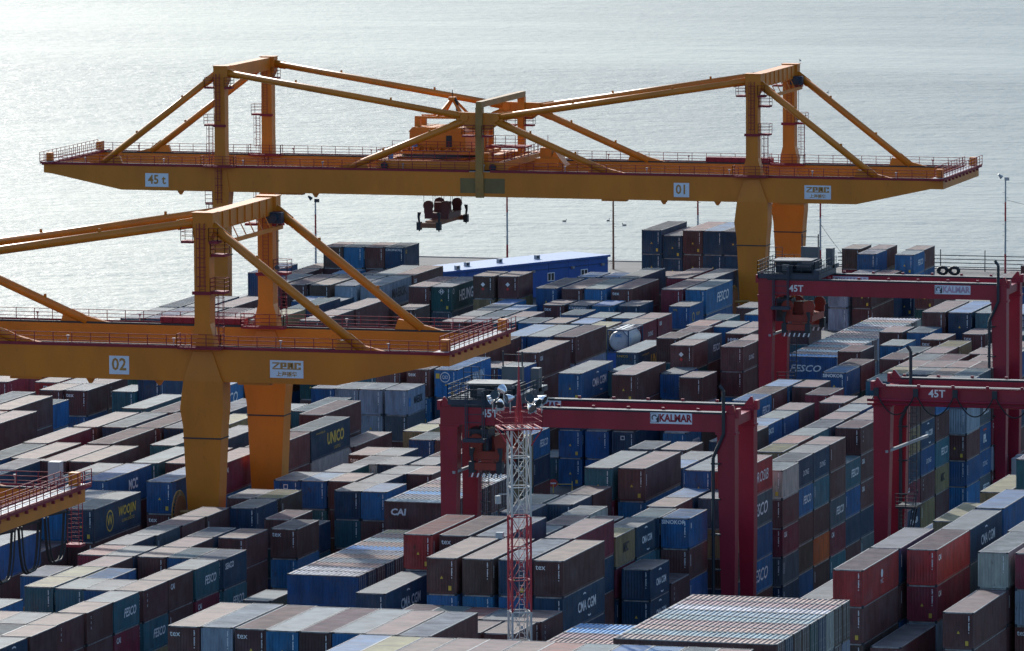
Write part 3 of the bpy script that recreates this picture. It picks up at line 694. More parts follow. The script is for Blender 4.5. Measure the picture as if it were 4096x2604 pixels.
def corr(mb, length, z0, z1, off, depth, pitch, place):
    """corrugated sheet: place(u, d, z) -> point, u along, d outward offset"""
    n = max(3, int(round(length/pitch))); p = length/n; prof = []
    for i in range(n):
        u = -length/2+i*p
        prof += [(u, off), (u+.30*p, off), (u+.45*p, off-depth), (u+.85*p, off-depth)]
    prof.append((length/2, off))
    vs = [place(u, d, z0) for u, d in prof]+[place(u, d, z1) for u, d in prof]; k = len(prof)
    mb.add(vs, [(i, i+1, k+i+1, k+i) for i in range(k-1)])
def side_mb(L, H, sgn):
    mb = MB(); corr(mb, L-.24, .15, H-.09, WD/2-.012, .040, .2785, lambda u, d, z: (d*sgn, u*sgn, z)); return mb
def end_mb(H):
    mb = MB(); corr(mb, WD-.24, .15, H-.10, 0, .046, .25, lambda u, d, z: (u, -d, z)); return mb
def roof_mb(L, H, ribbed):
    mb = MB(); n = int(round((L-.16)/(.40 if ribbed else .30))); p = (L-.16)/n; dp = .070 if ribbed else .022; vs = []; prof = []
    for i in range(n):
        u = -(L-.16)/2+i*p; prof += [(u, 0), (u+.30*p, 0), (u+.5*p, -dp), (u+.8*p, -dp)]
    prof.append(((L-.16)/2, 0)); k = len(prof)
    vs = [(-WD/2+.07, u, H-.012+d) for u, d in prof]+[(WD/2-.07, u, H-.012+d) for u, d in prof]
    mb.add(vs, [(i, k+i, k+i+1, i+1) for i in range(k-1)]); return mb
def frame_mb(L, H):
    mb = MB(); a = WD/2; b = L/2
    for sx in (-1, 1):
        for sy in (-1, 1): mb.box(min(sx*a, sx*(a-.11)), max(sx*a, sx*(a-.11)), min(sy*b, sy*(b-.12)), max(sy*b, sy*(b-.12)), .12, H-.12)
        mb.box(min(sx*a, sx*(a-.09)), max(sx*a, sx*(a-.09)), -b+.12, b-.12, .02, .17)
        mb.box(min(sx*(a-.02), sx*(a-.08)), max(sx*(a-.02), sx*(a-.08)), -b+.16, b-.16, H-.085, H-.004, 1)
    for sy in (-1, 1):
        y0, y1 = sorted((sy*b, sy*(b-.10)))
        mb.box(-a+.11, a-.11, y0, y1, .02, .17); mb.box(-a+.16, a-.16, sy*(b-.055)-.04, sy*(b-.055)+.04, H-.11, H-.004, 1)
    mb.box(-a+.09, a-.09, -b+.1, b-.1, .06, .12)
    return mb
def cast_mb(L, H):
    mb = MB(); a = WD/2+.003; b = L/2+.003
    for sx in (-1, 1):
        for sy in (-1, 1):
            x0, x1 = sorted((sx*a, sx*(a-.165))); y0, y1 = sorted((sy*b, sy*(b-.18)))
            mb.box(x0, x1, y0, y1, 0, .12); mb.box(x0, x1, y0, y1, H-.12, H+.003)
    return mb
def door_mb(H, sgn):
    mb = MB(); x0, x1 = sorted((sgn*.015, sgn*(WD/2-.12)))
    mb.box(x0, x1, -.05, -.01, .17, H-.12)
    for i in range(3):
        z = .35+i*(H-.6)/2.4; mb.box(x0+.06, x1-.06, -.012, .004, z, z+.38)
    for f in (.28, .72):
        x = sgn*(WD/2-.12)*f; mb.bar((x, .03, .19), (x, .03, H-.14), .024, 1, 5)
        for z in (.5, 1.15, H-.5): mb.box(x-.06, x+.06, .0, .05, z, z+.09, 1)
    return mb
SC = {}
def shared(L):
    if L in SC: return SC[L]
    H = 2.591 if L < 7 else 2.896
    d = dict(H=H, mbs=[])
    def mk(key, name, mb, mats): d[key] = mb.mesh(name, [M[x] for x in mats]); d['m_'+key] = (mb, mats)
    mk('side1', 'wall_panel', side_mb(L, H, 1), ['paint']); mk('side0', 'wall_panel', side_mb(L, H, -1), ['paint'])
    mk('end', 'end_wall', end_mb(H), ['paint']); mk('roof', 'roof', roof_mb(L, H, False), ['roof']); mk('rib', 'roof', roof_mb(L, H, True), ['roof'])
    mk('frame', 'frame', frame_mb(L, H), ['paint', 'edge']); mk('cast', 'corner_castings', cast_mb(L, H), ['dark'])
    mk('door1', 'door', door_mb(H, 1), ['paint', 'galv']); mk('door0', 'door', door_mb(H, -1), ['paint', 'galv'])
    mb = MB()
    for i in range(13):
        if i in (4, 11): continue
        z = H*.90-i*.105; mb.box(WD/2-.43, WD/2-.36+(i % 3)*.012, -L/2-.006, -L/2+.03, z-.075, z)
    mk('idm', 'id_marking', mb, ['white'])
    mb = MB()
    for i in range(10):
        z = H*.80-i*.10; mb.box(WD/2-.03, WD/2+.006, -L/2+.42, -L/2+.50+(i % 2)*.02, z-.07, z)
    mk('ids', 'id_marking', mb, ['white'])
    mb = MB(); mb.add([(-.13, -L/2-.008, H*.42), (.13, -L/2-.008, H*.42), (0, -L/2-.008, H*.42+.24)], [(0, 1, 2)])
    mb.box(.55, .80, -L/2-.008, -L/2+.02, .30, .66)
    mk('stk', 'warning_sticker', mb, ['yellow'])
    SC[L] = d; return d
def bars(mat, boxes):
    mb = MB()
    for x0, x1, z0, z1 in boxes: mb.add([(x0, z0, 0), (x1, z0, 0), (x1, z1, 0), (x0, z1, 0)], [(0, 1, 2, 3)])
    return mb.mesh('logo', M[mat])
def arc(mat, r0, r1, a0, a1, n=14, cx=0, cy=0):
    mb = MB(); vs = []
    for i in range(n+1):
        t = R(a0+(a1-a0)*i/n); vs += [(cx+r0*math.cos(t), cy+r0*math.sin(t), 0), (cx+r1*math.cos(t), cy+r1*math.sin(t), 0)]
    mb.add(vs, [(2*i, 2*i+1, 2*i+3, 2*i+2) for i in range(n)]); return mb.mesh('logo', M[mat])
LG = {}
def lg(k, f):
    if k not in LG: LG[k] = f()
    return LG[k]
def decals(mark, L, H, body, T):
    """list of (mesh, name, matrix) for one container in its local frame"""
    a = WD/2+.009; y = -L/2-.012; out = []
    def side(s, size, mat, v, z, bold=0., shear=0., sx=1.): out.append((textmesh(s, size, mat, bold, shear, sx), 'lettering', Matrix.Translation((a, v, z)) @ RIGHT))
    def front(s, size, mat, u, z, bold=0., shear=0., sx=1.): out.append((textmesh(s, size, mat, bold, shear, sx), 'lettering', Matrix.Translation((u, y, z)) @ FRONT))
    def slogo(me, v, z): out.append((me, 'logo', Matrix.Translation((a, v, z)) @ RIGHT))
    def flogo(me, u, z): out.append((me, 'logo', Matrix.Translation((u, y, z)) @ FRONT))
    if mark == 'FESCO':
        if T: side('FESCO', 1.05, 'white', -.6, H*.46, .02, .28, 1.15)
        else: side('FESCO', 1.0 if L < 7 else 1.55, 'white', L*.12, H*.50, .02, .25, .98 if L < 7 else 1.2)
    elif mark == 'cai': side('CAI', .62, 'white', -L/2+1.0, H*.74, .02)
    elif mark == 'CAI': side('CAI', .80, 'white', -L/2+1.3, H*.62, .03, .1, 1.1)
    elif mark == 'tex': front('tex', .60, 'white', -.66, H*.80, .006)
    elif mark == 'vtex':
        for i, ch in enumerate('tex'): side(ch, .46, 'white', -L/2+.95, H*.82-i*.42)
    elif mark == 'CMA_CGM':
        side('CMA CGM', .80 if L < 7 else 1.15, 'white', L*.06, H*.48, .025, 0, .85 if L < 7 else 1.0)
        slogo(lg('arc1', lambda: arc('white', 1.0, 1.12, 65, 110)), 0, H*.47); slogo(lg('arc2', lambda: arc('white', 1.0, 1.12, 245, 290)), L*.12, H*.52)
    elif mark == 'MAERSK':
        side('MAERSK', 1.05 if L < 7 else 1.5, 'black', L*.10, H*.50, .03, 0, .78 if L < 7 else 1.05)
        slogo(lg('mk', lambda: bars('blueprint', [(-.3, .3, -.42, .42)])), -L*.39, H*.5)
    elif mark == 'HEUNG-A':
        side('HEUNG-A', 1.75, 'white', L*.05, H*.52, .03, 0, .95)
        front('H', .5, 'white', 0, H*.80, .02)
        slogo(lg('ha', lambda: arc('white', .24, .32, 0, 360)), -L*.44, H*.80); flogo(lg('hb', lambda: arc('white', .30, .36, 0, 360, 4)), 0, H*.80)
    elif mark == 'UNICO':
        side('UNICO', 1.55, 'yellow', L*.12, H*.52, .04, .06, 1.05); side('LOGISTICS', .42, 'yellow', L*.16, H*.18); side('www.unicologx.com', .34, 'yellow', -L*.26, H*.84)
        front('UNICO', .36, 'yellow', -.5, H*.84)
    elif mark == 'WOOJIN':
        side('WOOJIN', 1.15, 'yellow', L*.20, H*.62, .03, .12, 1.0); side('GLOBAL LOGISTICS', .38, 'yellow', L*.22, H*.33)
        slogo(lg('wj', lambda: arc('yellow', .82, .95, 0, 360, 24)), -L*.17, H*.47); side('W', 1.3, 'yellow', -L*.17, H*.47, .02)
    elif mark == 'MCC': side('MCC', 1.25, 'white', L*.08, H*.58, .05, 0, .9); slogo(lg('mcc', lambda: bars('white', [(-1.3, 1.3, -.06, .06)])), L*.08, H*.27); side('TRANSPORT', .30, 'white', L*.08, H*.16)
    elif mark == 'QHANJIN':
        side('HANJIN', 1.4, 'white', L*.10, H*.50, .03, 0, 1.0); flogo(lg('qh', lambda: arc('white', .45, .53, 0, 360, 22)), -.1, H*.72); front('QD', .46, 'white', -.1, H*.72)
        flogo(lg('qb', lambda: bars('yellow', [(-.2, .2, -.26, .26)])), -.88, H*.76)
    elif mark == 'EURO': side('EUROSIB', 1.35, 'white', L*.12, H*.50, 0, .25, 1.15)
    elif mark == 'SINOKOR': front('SINOKOR', .46, 'white', -.15, H*.86, .012, 0, 1.0); slogo(lg('sk', lambda: bars('white', [(-.12, .12, -.22, .22)])), -L*.40, H*.74)
    elif mark == 'CRONOS': front('CRONOS', .36, 'white', -.2, H*.86, .006, 0, 1.25); side('dc', .8, 'yellow', -L*.38, H*.78)
    elif mark == 'SEACO': side('SEACO', .70, 'white', -L*.24, H*.72, .02)
    elif mark == 'MSC': side('MSC', 1.1, 'black', .1, H*.52, .03, 0, .8)
    elif mark == 'HMM': front('HMM', .5, 'white', -.4, H*.72, .03)
    elif mark == 'IPL': side('IPL', 1.1, 'white', .2, H*.42, .05); slogo(lg('ip', lambda: bars('redprint', [(-.7, .7, -.1, .1)])), .2, H*.78)
    elif mark == 'ring': slogo(lg('rg', lambda: arc('yellow', .40, .52, 0, 360, 18)), -L*.24, H*.48); side('YANPI', .62, 'yellow', L*.10, H*.55); front('YPL', .34, 'yellow', -.5, H*.82)
    elif mark == 'text': side('DONG', .7, 'white', L*.05, H*.45, 0, .15)
    elif mark == 'box': flogo(lg('bx', lambda: arc('white', .20, .30, 45, 405, 4)), -.1, H*.76)
    elif mark == 'placard': flogo(lg('pl', lambda: arc('white', 0, .26, 0, 360, 4)), -.05, H*.62); flogo(lg('pr', lambda: arc('redprint', 0, .2, 0, 360, 4)), -.05, H*.42)
    elif mark == 'logo': slogo(lg('lo', lambda: arc('white', 0, .34, 0, 360, 16)), L*.02, H*.62); side('MSC', .5, 'white', L*.02, H*.40)
    return out
MADJ = {'FESCO': 'pale-lettered', 'cai': 'small-logo', 'CAI': 'broadside', 'tex': 'front-lettered', 'vtex': 'edge-lettered', 'CMA_CGM': 'arc-logo', 'MAERSK': 'black-lettered', 'HEUNG-A': 'white-lettered',
        'UNICO': 'yellow-lettered', 'WOOJIN': 'round-emblem', 'MCC': 'white-lettered', 'QHANJIN': 'ring-emblem', 'EURO': 'white-scrawled', 'SINOKOR': 'front-lettered', 'CRONOS': 'front-lettered', 'SEACO': 'side-lettered',
        'MSC': 'black-lettered', 'HMM': 'front-lettered', 'IPL': 'stripe-logo', 'ring': 'yellow-ring', 'text': 'side-marked', 'box': 'square-logo', 'placard': 'diamond-placard', 'logo': 'disc-logo'}
MARKS = ['-', 'FESCO', 'cai', 'CAI', 'tex', 'vtex', 'CMA_CGM', 'MAERSK', 'HEUNG-A', 'UNICO', 'WOOJIN', 'MCC', 'QHANJIN', 'EURO', 'SINOKOR', 'CRONOS', 'SEACO', 'MSC', 'HMM', 'IPL', 'ring', 'text', 'box', 'placard', 'logo']
GROUPS = ['', 'tank', 'unico2', 'unico', 'maersk40', 'maersk20', 'CAIs', 'fescos', 'sin', 'sinH', 'whD', 'redE', 'ringb']
KINDS = ['2', '4', 'K', 'T2', 'T4']
ST = []
for row in TABLE:
    lv = [row[6+3*i:9+3*i] for i in range((len(row)-6)//3)]
    ST.append(dict(g=GROUPS[row[5]], x=row[0], y=row[1], h=row[2], t=KINDS[row[3]], r=list(ROOFC)[row[4]], c=[list(PALETTE)[q[0]] for q in lv], m=[MARKS[q[1]] for q in lv], f=[str(q[2]) for q in lv], n=len(lv)))
def dims(t): return {'2': (WD, 6.058), '4': (WD, 12.192), 'K': (WD, 6.058), 'T2': (6.058, WD), 'T4': (12.192, WD)}[t]
# landmarks used in the labels
def find(g=None, mark=None, k=0):
    c = [s for s in ST if (g is None or s['g'] == g) and (mark is None or mark in s['m'])]; s = c[k]; w, l = dims(s['t']); return (s['x']+w/2, s['y']+l/2)
ANCH = [('green white-lettered container', find(mark='HEUNG-A')), ('white tank container', find('tank')), ('far yellow-lettered container', find('unico2')), ('yellow-lettered container by leg', find('unico')),
        ('far black-lettered container', find('maersk40', 'MAERSK')), ('near black-lettered container', find('maersk20', 'MAERSK')), ('ring-emblem container', find(mark='QHANJIN')),
        ('white-scrawled red container', find(mark='EURO')), ('round-emblem container', find(mark='WOOJIN')), ('white-lettered royal-blue container', find(mark='MCC')), ('broadside letter-marked maroon container', find('CAIs')),
        ('broadside letter-marked blue container', find('fescos')), ('far front-lettered blue container', find('sin')), ('near front-lettered blue container', find('sinH')), ('disc-logo red container', find(mark='logo')),
        ('large cream container', find('whD')), ('frontmost bright red container', find('redE')), ('lattice mast', (50.0, -85.0)), ('blue shed', (-52.0, 270.0)), ('no-entry sign', (4.8, 84.0)),
        ('yellow-ring blue container', find('ringb')), ('side-lettered navy container', find(mark='SEACO', k=0))]
NUM = ['', 'one', 'two', 'three', 'four', 'five', 'six', 'seven', 'eight', 'nine', 'ten', 'eleven', 'twelve']
def cnt(v, one, many): return f"{NUM[v]} {one if v == 1 else many}" if v < len(NUM) else f"{v} {many}"
ORD = ['', 'second', 'third', 'fourth', 'fifth', 'sixth']
used_labels = set()
def mklabel(s, k):
    w, l = dims(s['t']); cx_, cy_ = s['x']+w/2, s['y']+l/2
    size = 'long' if s['t'] in ('4', 'T4') else 'short'; mk = s['m'][k]
    adj = MADJ.get(mk, ''); base = ' '.join(x for x in (size, CNAME[s['c'][k]], adj, 'container') if x)
    if k == 0: base += '' if adj else ', '+RNAME[s['r']]
    else: base += f", {ORD[k]} from top"
    cands = sorted(ANCH, key=lambda a: abs(a[1][0]-cx_)/2.6+abs(a[1][1]-cy_)/6.4)
    for nm, (ax, ay) in cands:
        dx = round((cx_-ax)/2.75); dy = round((cy_-ay)/6.45)
        if abs(dx) > 12 or abs(dy) > 12: continue
        rel = []
        if dx: rel.append(cnt(abs(dx), 'column', 'columns')+(' left' if dx < 0 else ' right'))
        if dy: rel.append(cnt(abs(dy), 'bay', 'bays')+(' behind' if dy > 0 else ' before'))
        if not rel: rel.append('in stack of' if k else 'at spot of')
        elif not dy: rel[0] += ' of'
        lb = f"{base}, {', '.join(rel)} {nm}"
        if lb not in used_labels and len(lb.replace('-', ' - ').split()) - lb.count('-')*2 <= 16:
            used_labels.add(lb); return lb
    for nm, (ax, ay) in cands:
        lb = f"{base}, {abs(cx_-ax):.0f} metres {'left' if cx_ < ax else 'right'} of {nm}"
        if lb not in used_labels: used_labels.add(lb); return lb
SPECIAL = {'HEUNG-A': 'dark green long container with big white lettering beside the blue shed', 'QHANJIN': 'sky-blue long container with ring emblem on its end, below crane tip',
 'EURO': 'bright red long container with white scrawled lettering beside right gantry leg', 'WOOJIN': 'navy long container with yellow round emblem and yellow lettering at left',
 'MCC': 'royal-blue long container with tall white letters, left of the big cable reel', 'CAI': 'maroon container set broadside with pale letters, left of middle red gantry leg', 'logo': 'red long container with white disc logo on its side, front right'}
GRP = {'2': 'short shipping containers stacked in the yard', '4': 'long shipping containers stacked in the yard', 'T2': 'short shipping containers stacked in the yard', 'T4': 'long shipping containers stacked in the yard'}
def vary(c, rnd, a=.14):
    f = 1+rnd.uniform(-a, a); return tuple(max(.004, min(.9, x*f*(1+rnd.uniform(-.06, .06)))) for x in c)
stuff = dict(v=[], f=[], mi=[], col=[]); nv = 0
SM = ['spaint', 'sroof', 'edge', 'dark', 'galv', 'white', 'yellow', 'black', 'redprint', 'blueprint']
def stuff_add(vs, fs, mis, mat4, color):
    global nv
    a = np.array(vs, float); a = a @ np.array(mat4.to_3x3()).T+np.array(mat4.translation)
    stuff['v'].append(a); stuff['f'] += [tuple(i+nv for i in f) for f in fs]; stuff['mi'] += mis; stuff['col'] += [color]*len(fs); nv += len(a)
def mesh_lists(me):
    if not hasattr(mesh_lists, 'c'): mesh_lists.c = {}
    if me.name not in mesh_lists.c: mesh_lists.c[me.name] = ([tuple(v.co) for v in me.vertices], [tuple(p.vertices) for p in me.polygons])
    return mesh_lists.c[me.name]
SMI = {'paint': 0, 'roof': 1, 'edge': 2, 'dark': 3, 'galv': 4, 'white': 5, 'yellow': 6, 'black': 7, 'redprint': 8, 'blueprint': 9}
nind = 0
for si, s in enumerate(ST):
    if s['t'] == 'K': continue
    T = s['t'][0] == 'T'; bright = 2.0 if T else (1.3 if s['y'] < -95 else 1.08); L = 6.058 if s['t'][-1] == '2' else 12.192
    d = shared(L); H = d['H']; w, l = dims(s['t']); hh = s['h']/s['n']; rnd = random.Random(si*7+3)
    for k in range(s['n']):
        z0 = s['h']-(k+1)*hh+.0; body = vary(PALETTE[s['c'][k]], rnd)
        if s['c'][k] in 'm' and rnd.random() < .3: body = (body[0]*.72, body[1]*.8, body[2]*.85)
        rf = ROOFC[s['r']] if k == 0 else ROOFC['P' if s['c'][k] in 'mkp' else 'G']
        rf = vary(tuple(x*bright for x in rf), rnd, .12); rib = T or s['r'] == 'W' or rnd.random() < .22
        mw = Matrix.Translation((s['x']+w/2, s['y']+l/2, z0+.004)) @ Matrix.Rotation(R(-90) if T else 0, 4, 'Z') @ Matrix.Diagonal((1, 1, (hh-.012)/H, 1))
        dec = decals(s['m'][k], L, H, s['c'][k], T); fl = s['f'][k]
        parts = [('side1', None), ('side0', None), ('rib' if rib else 'roof', None), ('frame', None), ('cast', None), ('end', (0, -L/2+.02, 0)), ('door1', (0, L/2-.01, 0)), ('door0', (0, L/2-.01, 0))]
        extra = ['idm'] if not T else []
        if rnd.random() < .5 and s['m'][k] == '-' and not T: extra.append('ids')
        if L > 7 and rnd.random() < .5 or rnd.random() < .12: extra.append('stk')
        if T: extra = []
        if fl == '1':
            nind += 1
            root = bpy.data.objects.new('shipping_container', None); COL.objects.link(root); root.matrix_world = mw; root.empty_display_size = .3
            lb = SPECIAL.get(s['m'][k]) or mklabel(s, k)
            tag(root, lb, 'container', GRP[s['t']])
            for key, loc in parts:
                me = d[key]; o = bpy.data.objects.new(me.name.split('.')[0], me); COL.objects.link(o); o.parent = root
                if loc: o.location = loc
                if key == 'cast': o['kind'] = 'stuff'
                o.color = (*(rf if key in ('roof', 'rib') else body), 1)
            for key in extra:
                me = d[key]; o = bpy.data.objects.new(me.name.split('.')[0], me); COL.objects.link(o); o.parent = root
            for me, nm, mat in dec:
                o = bpy.data.objects.new(nm, me); COL.objects.link(o); o.parent = root; o.matrix_local = mat
        elif fl == '2':
            for key, loc in parts:
                if key in ('side0', 'door1', 'door0') and not T: continue
                mb, mats = d['m_'+key]; mm = mw @ Matrix.Translation(loc) if loc else mw
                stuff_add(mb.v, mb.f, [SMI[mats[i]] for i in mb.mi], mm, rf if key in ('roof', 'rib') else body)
            for key in extra:
                mb, mats = d['m_'+key]; stuff_add(mb.v, mb.f, [SMI[mats[0]]]*len(mb.f), mw, body)
            for me, nm, mat in dec:
                v, f = mesh_lists(me); stuff_add(v, f, [SMI[me.materials[0].name and [q for q in M if M[q] == me.materials[0]][0]]]*len(f), mw @ mat, body)
            if not T:
                mb = MB(); mb.box(-WD/2+.05, WD/2-.12, -L/2+.12, L/2-.05, .2, H-.1); stuff_add(mb.v, mb.f, [0]*len(mb.f), mw, body)
        else:
            mb = MB(); mb.box(-WD/2, WD/2, -L/2, L/2, .02, H-.02); stuff_add(mb.v, mb.f, [0]*len(mb.f), mw, body)
me = bpy.data.meshes.new('stacked_containers'); me.from_pydata(np.concatenate(stuff['v']).tolist(), [], stuff['f'])
for m in SM: me.materials.append(M[m])
me.polygons.foreach_set('material_index', stuff['mi'])
at = me.attributes.new('paint', 'FLOAT_COLOR', 'FACE'); ca = np.ones((len(stuff['col']), 4), np.float32); ca[:, :3] = np.array(stuff['col'], np.float32); at.data.foreach_set('color', ca.ravel())
me.update()
tag(link('stacked_containers', me), 'smaller and lower containers filling the rest of the stacked yard', 'containers', kind='stuff')
print('individual containers', nind, 'stuff faces', len(stuff['f']))
# tank container
s = [q for q in ST if q['t'] == 'K'][0]; hh = s['h']/s['n']
t = thing('tank_container', 'white tank container in dark blue frame between maroon stacks', 'tank container', (s['x']+WD/2, s['y']+3.029, s['h']-hh))
fb = MB()
for sx in (-1, 1):
    for sy in (-1, 1): fb.box(sx*1.16-.06, sx*1.16+.06, sy*2.97-.06, sy*2.97+.06, 0, hh)
    for z in (.1, hh-.08): fb.box(sx*1.16-.05, sx*1.16+.05, -2.9, 2.9, z-.07, z+.07)
for sy in (-1, 1):
    for z in (.1, hh-.08): fb.box(-1.1, 1.1, sy*2.97-.05, sy*2.97+.05, z-.07, z+.07)
    for sx in (-1, 1):
        fb.bar((sx*1.13, sy*2.97, hh-.75), (sx*.5, sy*2.97, hh-.1), .05, 0, 4); fb.bar((sx*1.13, sy*2.97, .75), (sx*.5, sy*2.97, .1), .05, 0, 4)
fb.build('frame', M['tankframe'], t)
tb = MB(); zc = hh/2; prof = [(-2.86, .03), (-2.84, .55), (-2.78, .90), (-2.66, 1.06), (-2.50, 1.12), (2.50, 1.12), (2.66, 1.06), (2.78, .90), (2.84, .55), (2.86, .03)]; n = 28; vs = []
for yy, rr in prof: vs += [(rr*math.cos(2*math.pi*i/n), yy, zc+rr*math.sin(2*math.pi*i/n)) for i in range(n)]
fs = [(a*n+i, a*n+(i+1) % n, (a+1)*n+(i+1) % n, (a+1)*n+i) for a in range(len(prof)-1) for i in range(n)]+[tuple(range(n)), tuple(range((len(prof)-1)*n+n-1, (len(prof)-1)*n-1, -1))]
tb.add(vs, fs); tb.build('tank', M['tankwhite'], t, True)
wb = MB()
for x0, x1 in ((-.45, -.1), (.1, .45)): wb.box(x0, x1, -2.6, 2.6, hh-.02, hh+.02)
for yy in (-2.6, -.9, .8, 2.5): wb.box(-1.05, 1.05, yy-.08, yy+.08, hh-.05, hh-.021)
wb.build('walkway', M['galv'], t)
put(textmesh('OIC', .42, 'blueprint', .02), 'lettering', t, (0, -2.88, hh*.74), FRONT)
put(arc('blueprint', .14, .24, 0, 360), 'logo', t, (1.128, -1.9, hh*.55), RIGHT)
mb = MB(); mb.box(0, WD, 0, 6.058, 0, s['h']-hh); o = mb.build('shipping_container', M['shed']); o.location = (s['x'], s['y'], 0); tag(o, 'blue container supporting the white tank container', 'container', GRP['2'])
# ------------------------------------------------------------------ orange rail-mounted gantries
def rail(mb, p, q, h=1.1, step=1.6, r=.042, m=0, kick=True):
    p = Vector(p); q = Vector(q); n = max(1, int(round((q-p).length/step))); up = Vector((0, 0, h))
    for i in range(n+1):
        a = p.lerp(q, i/n); mb.bar(a, a+up, r, m, 4)
    for f in (.36, .68, 1.0): mb.bar(p+up*f, q+up*f, r*.9, m, 4)
    if kick: mb.bar(p+Vector((0, 0, .08)), q+Vector((0, 0, .08)), .07, m, 4)
def place(o, root): o.location = -root.location; return o
def bp(mb, name, mats, root, smooth=False):
    o = mb.build(name, mats, root, smooth)
    if root.parent is None: place(o, root)
    return o
XR, XL, XM = -3.2, -68.8, -36.4
def ladder(mb, x, y, z0, z1, dx=.26, cage=0, m=0):
    for s in (-1, 1): mb.bar((x+s*dx, y, z0), (x+s*dx, y, z1), .035, m, 4)
    n = int((z1-z0)/.34)
    for i in range(n): mb.bar((x-dx, y, z0+i*.34+.2), (x+dx, y, z0+i*.34+.2), .022, m, 4)
    if cage:
        zs = [z0+.5+i*.85 for i in range(int((z1-z0-.5)/.85)+1)]
        for z in zs:
            pts = [(x-dx-.08, y, z), (x-dx-.08, y+cage*.55, z), (x+dx+.08, y+cage*.55, z), (x+dx+.08, y, z)]; mb.path(pts, .03, m, 4)
        for xx in (x-dx-.08, x, x+dx+.08): mb.bar((xx, y+cage*.55, z0+.5), (xx, y+cage*.55, z1), .026, m, 4)
def platform(root, x0, x1, y0, y1, z, hole=None):
    mb = MB(); mb.box(x0, x1, y0, y1, z-.22, z)
    for a, b in (((x0, y0), (x1, y0)), ((x1, y0), (x1, y1)), ((x1, y1), (x0, y1)), ((x0, y1), (x0, y0))): rail(mb, (*a, z), (*b, z), 1.15, 1.0, .034, 0, False)
    return bp(mb, 'platform', M['red'], root)
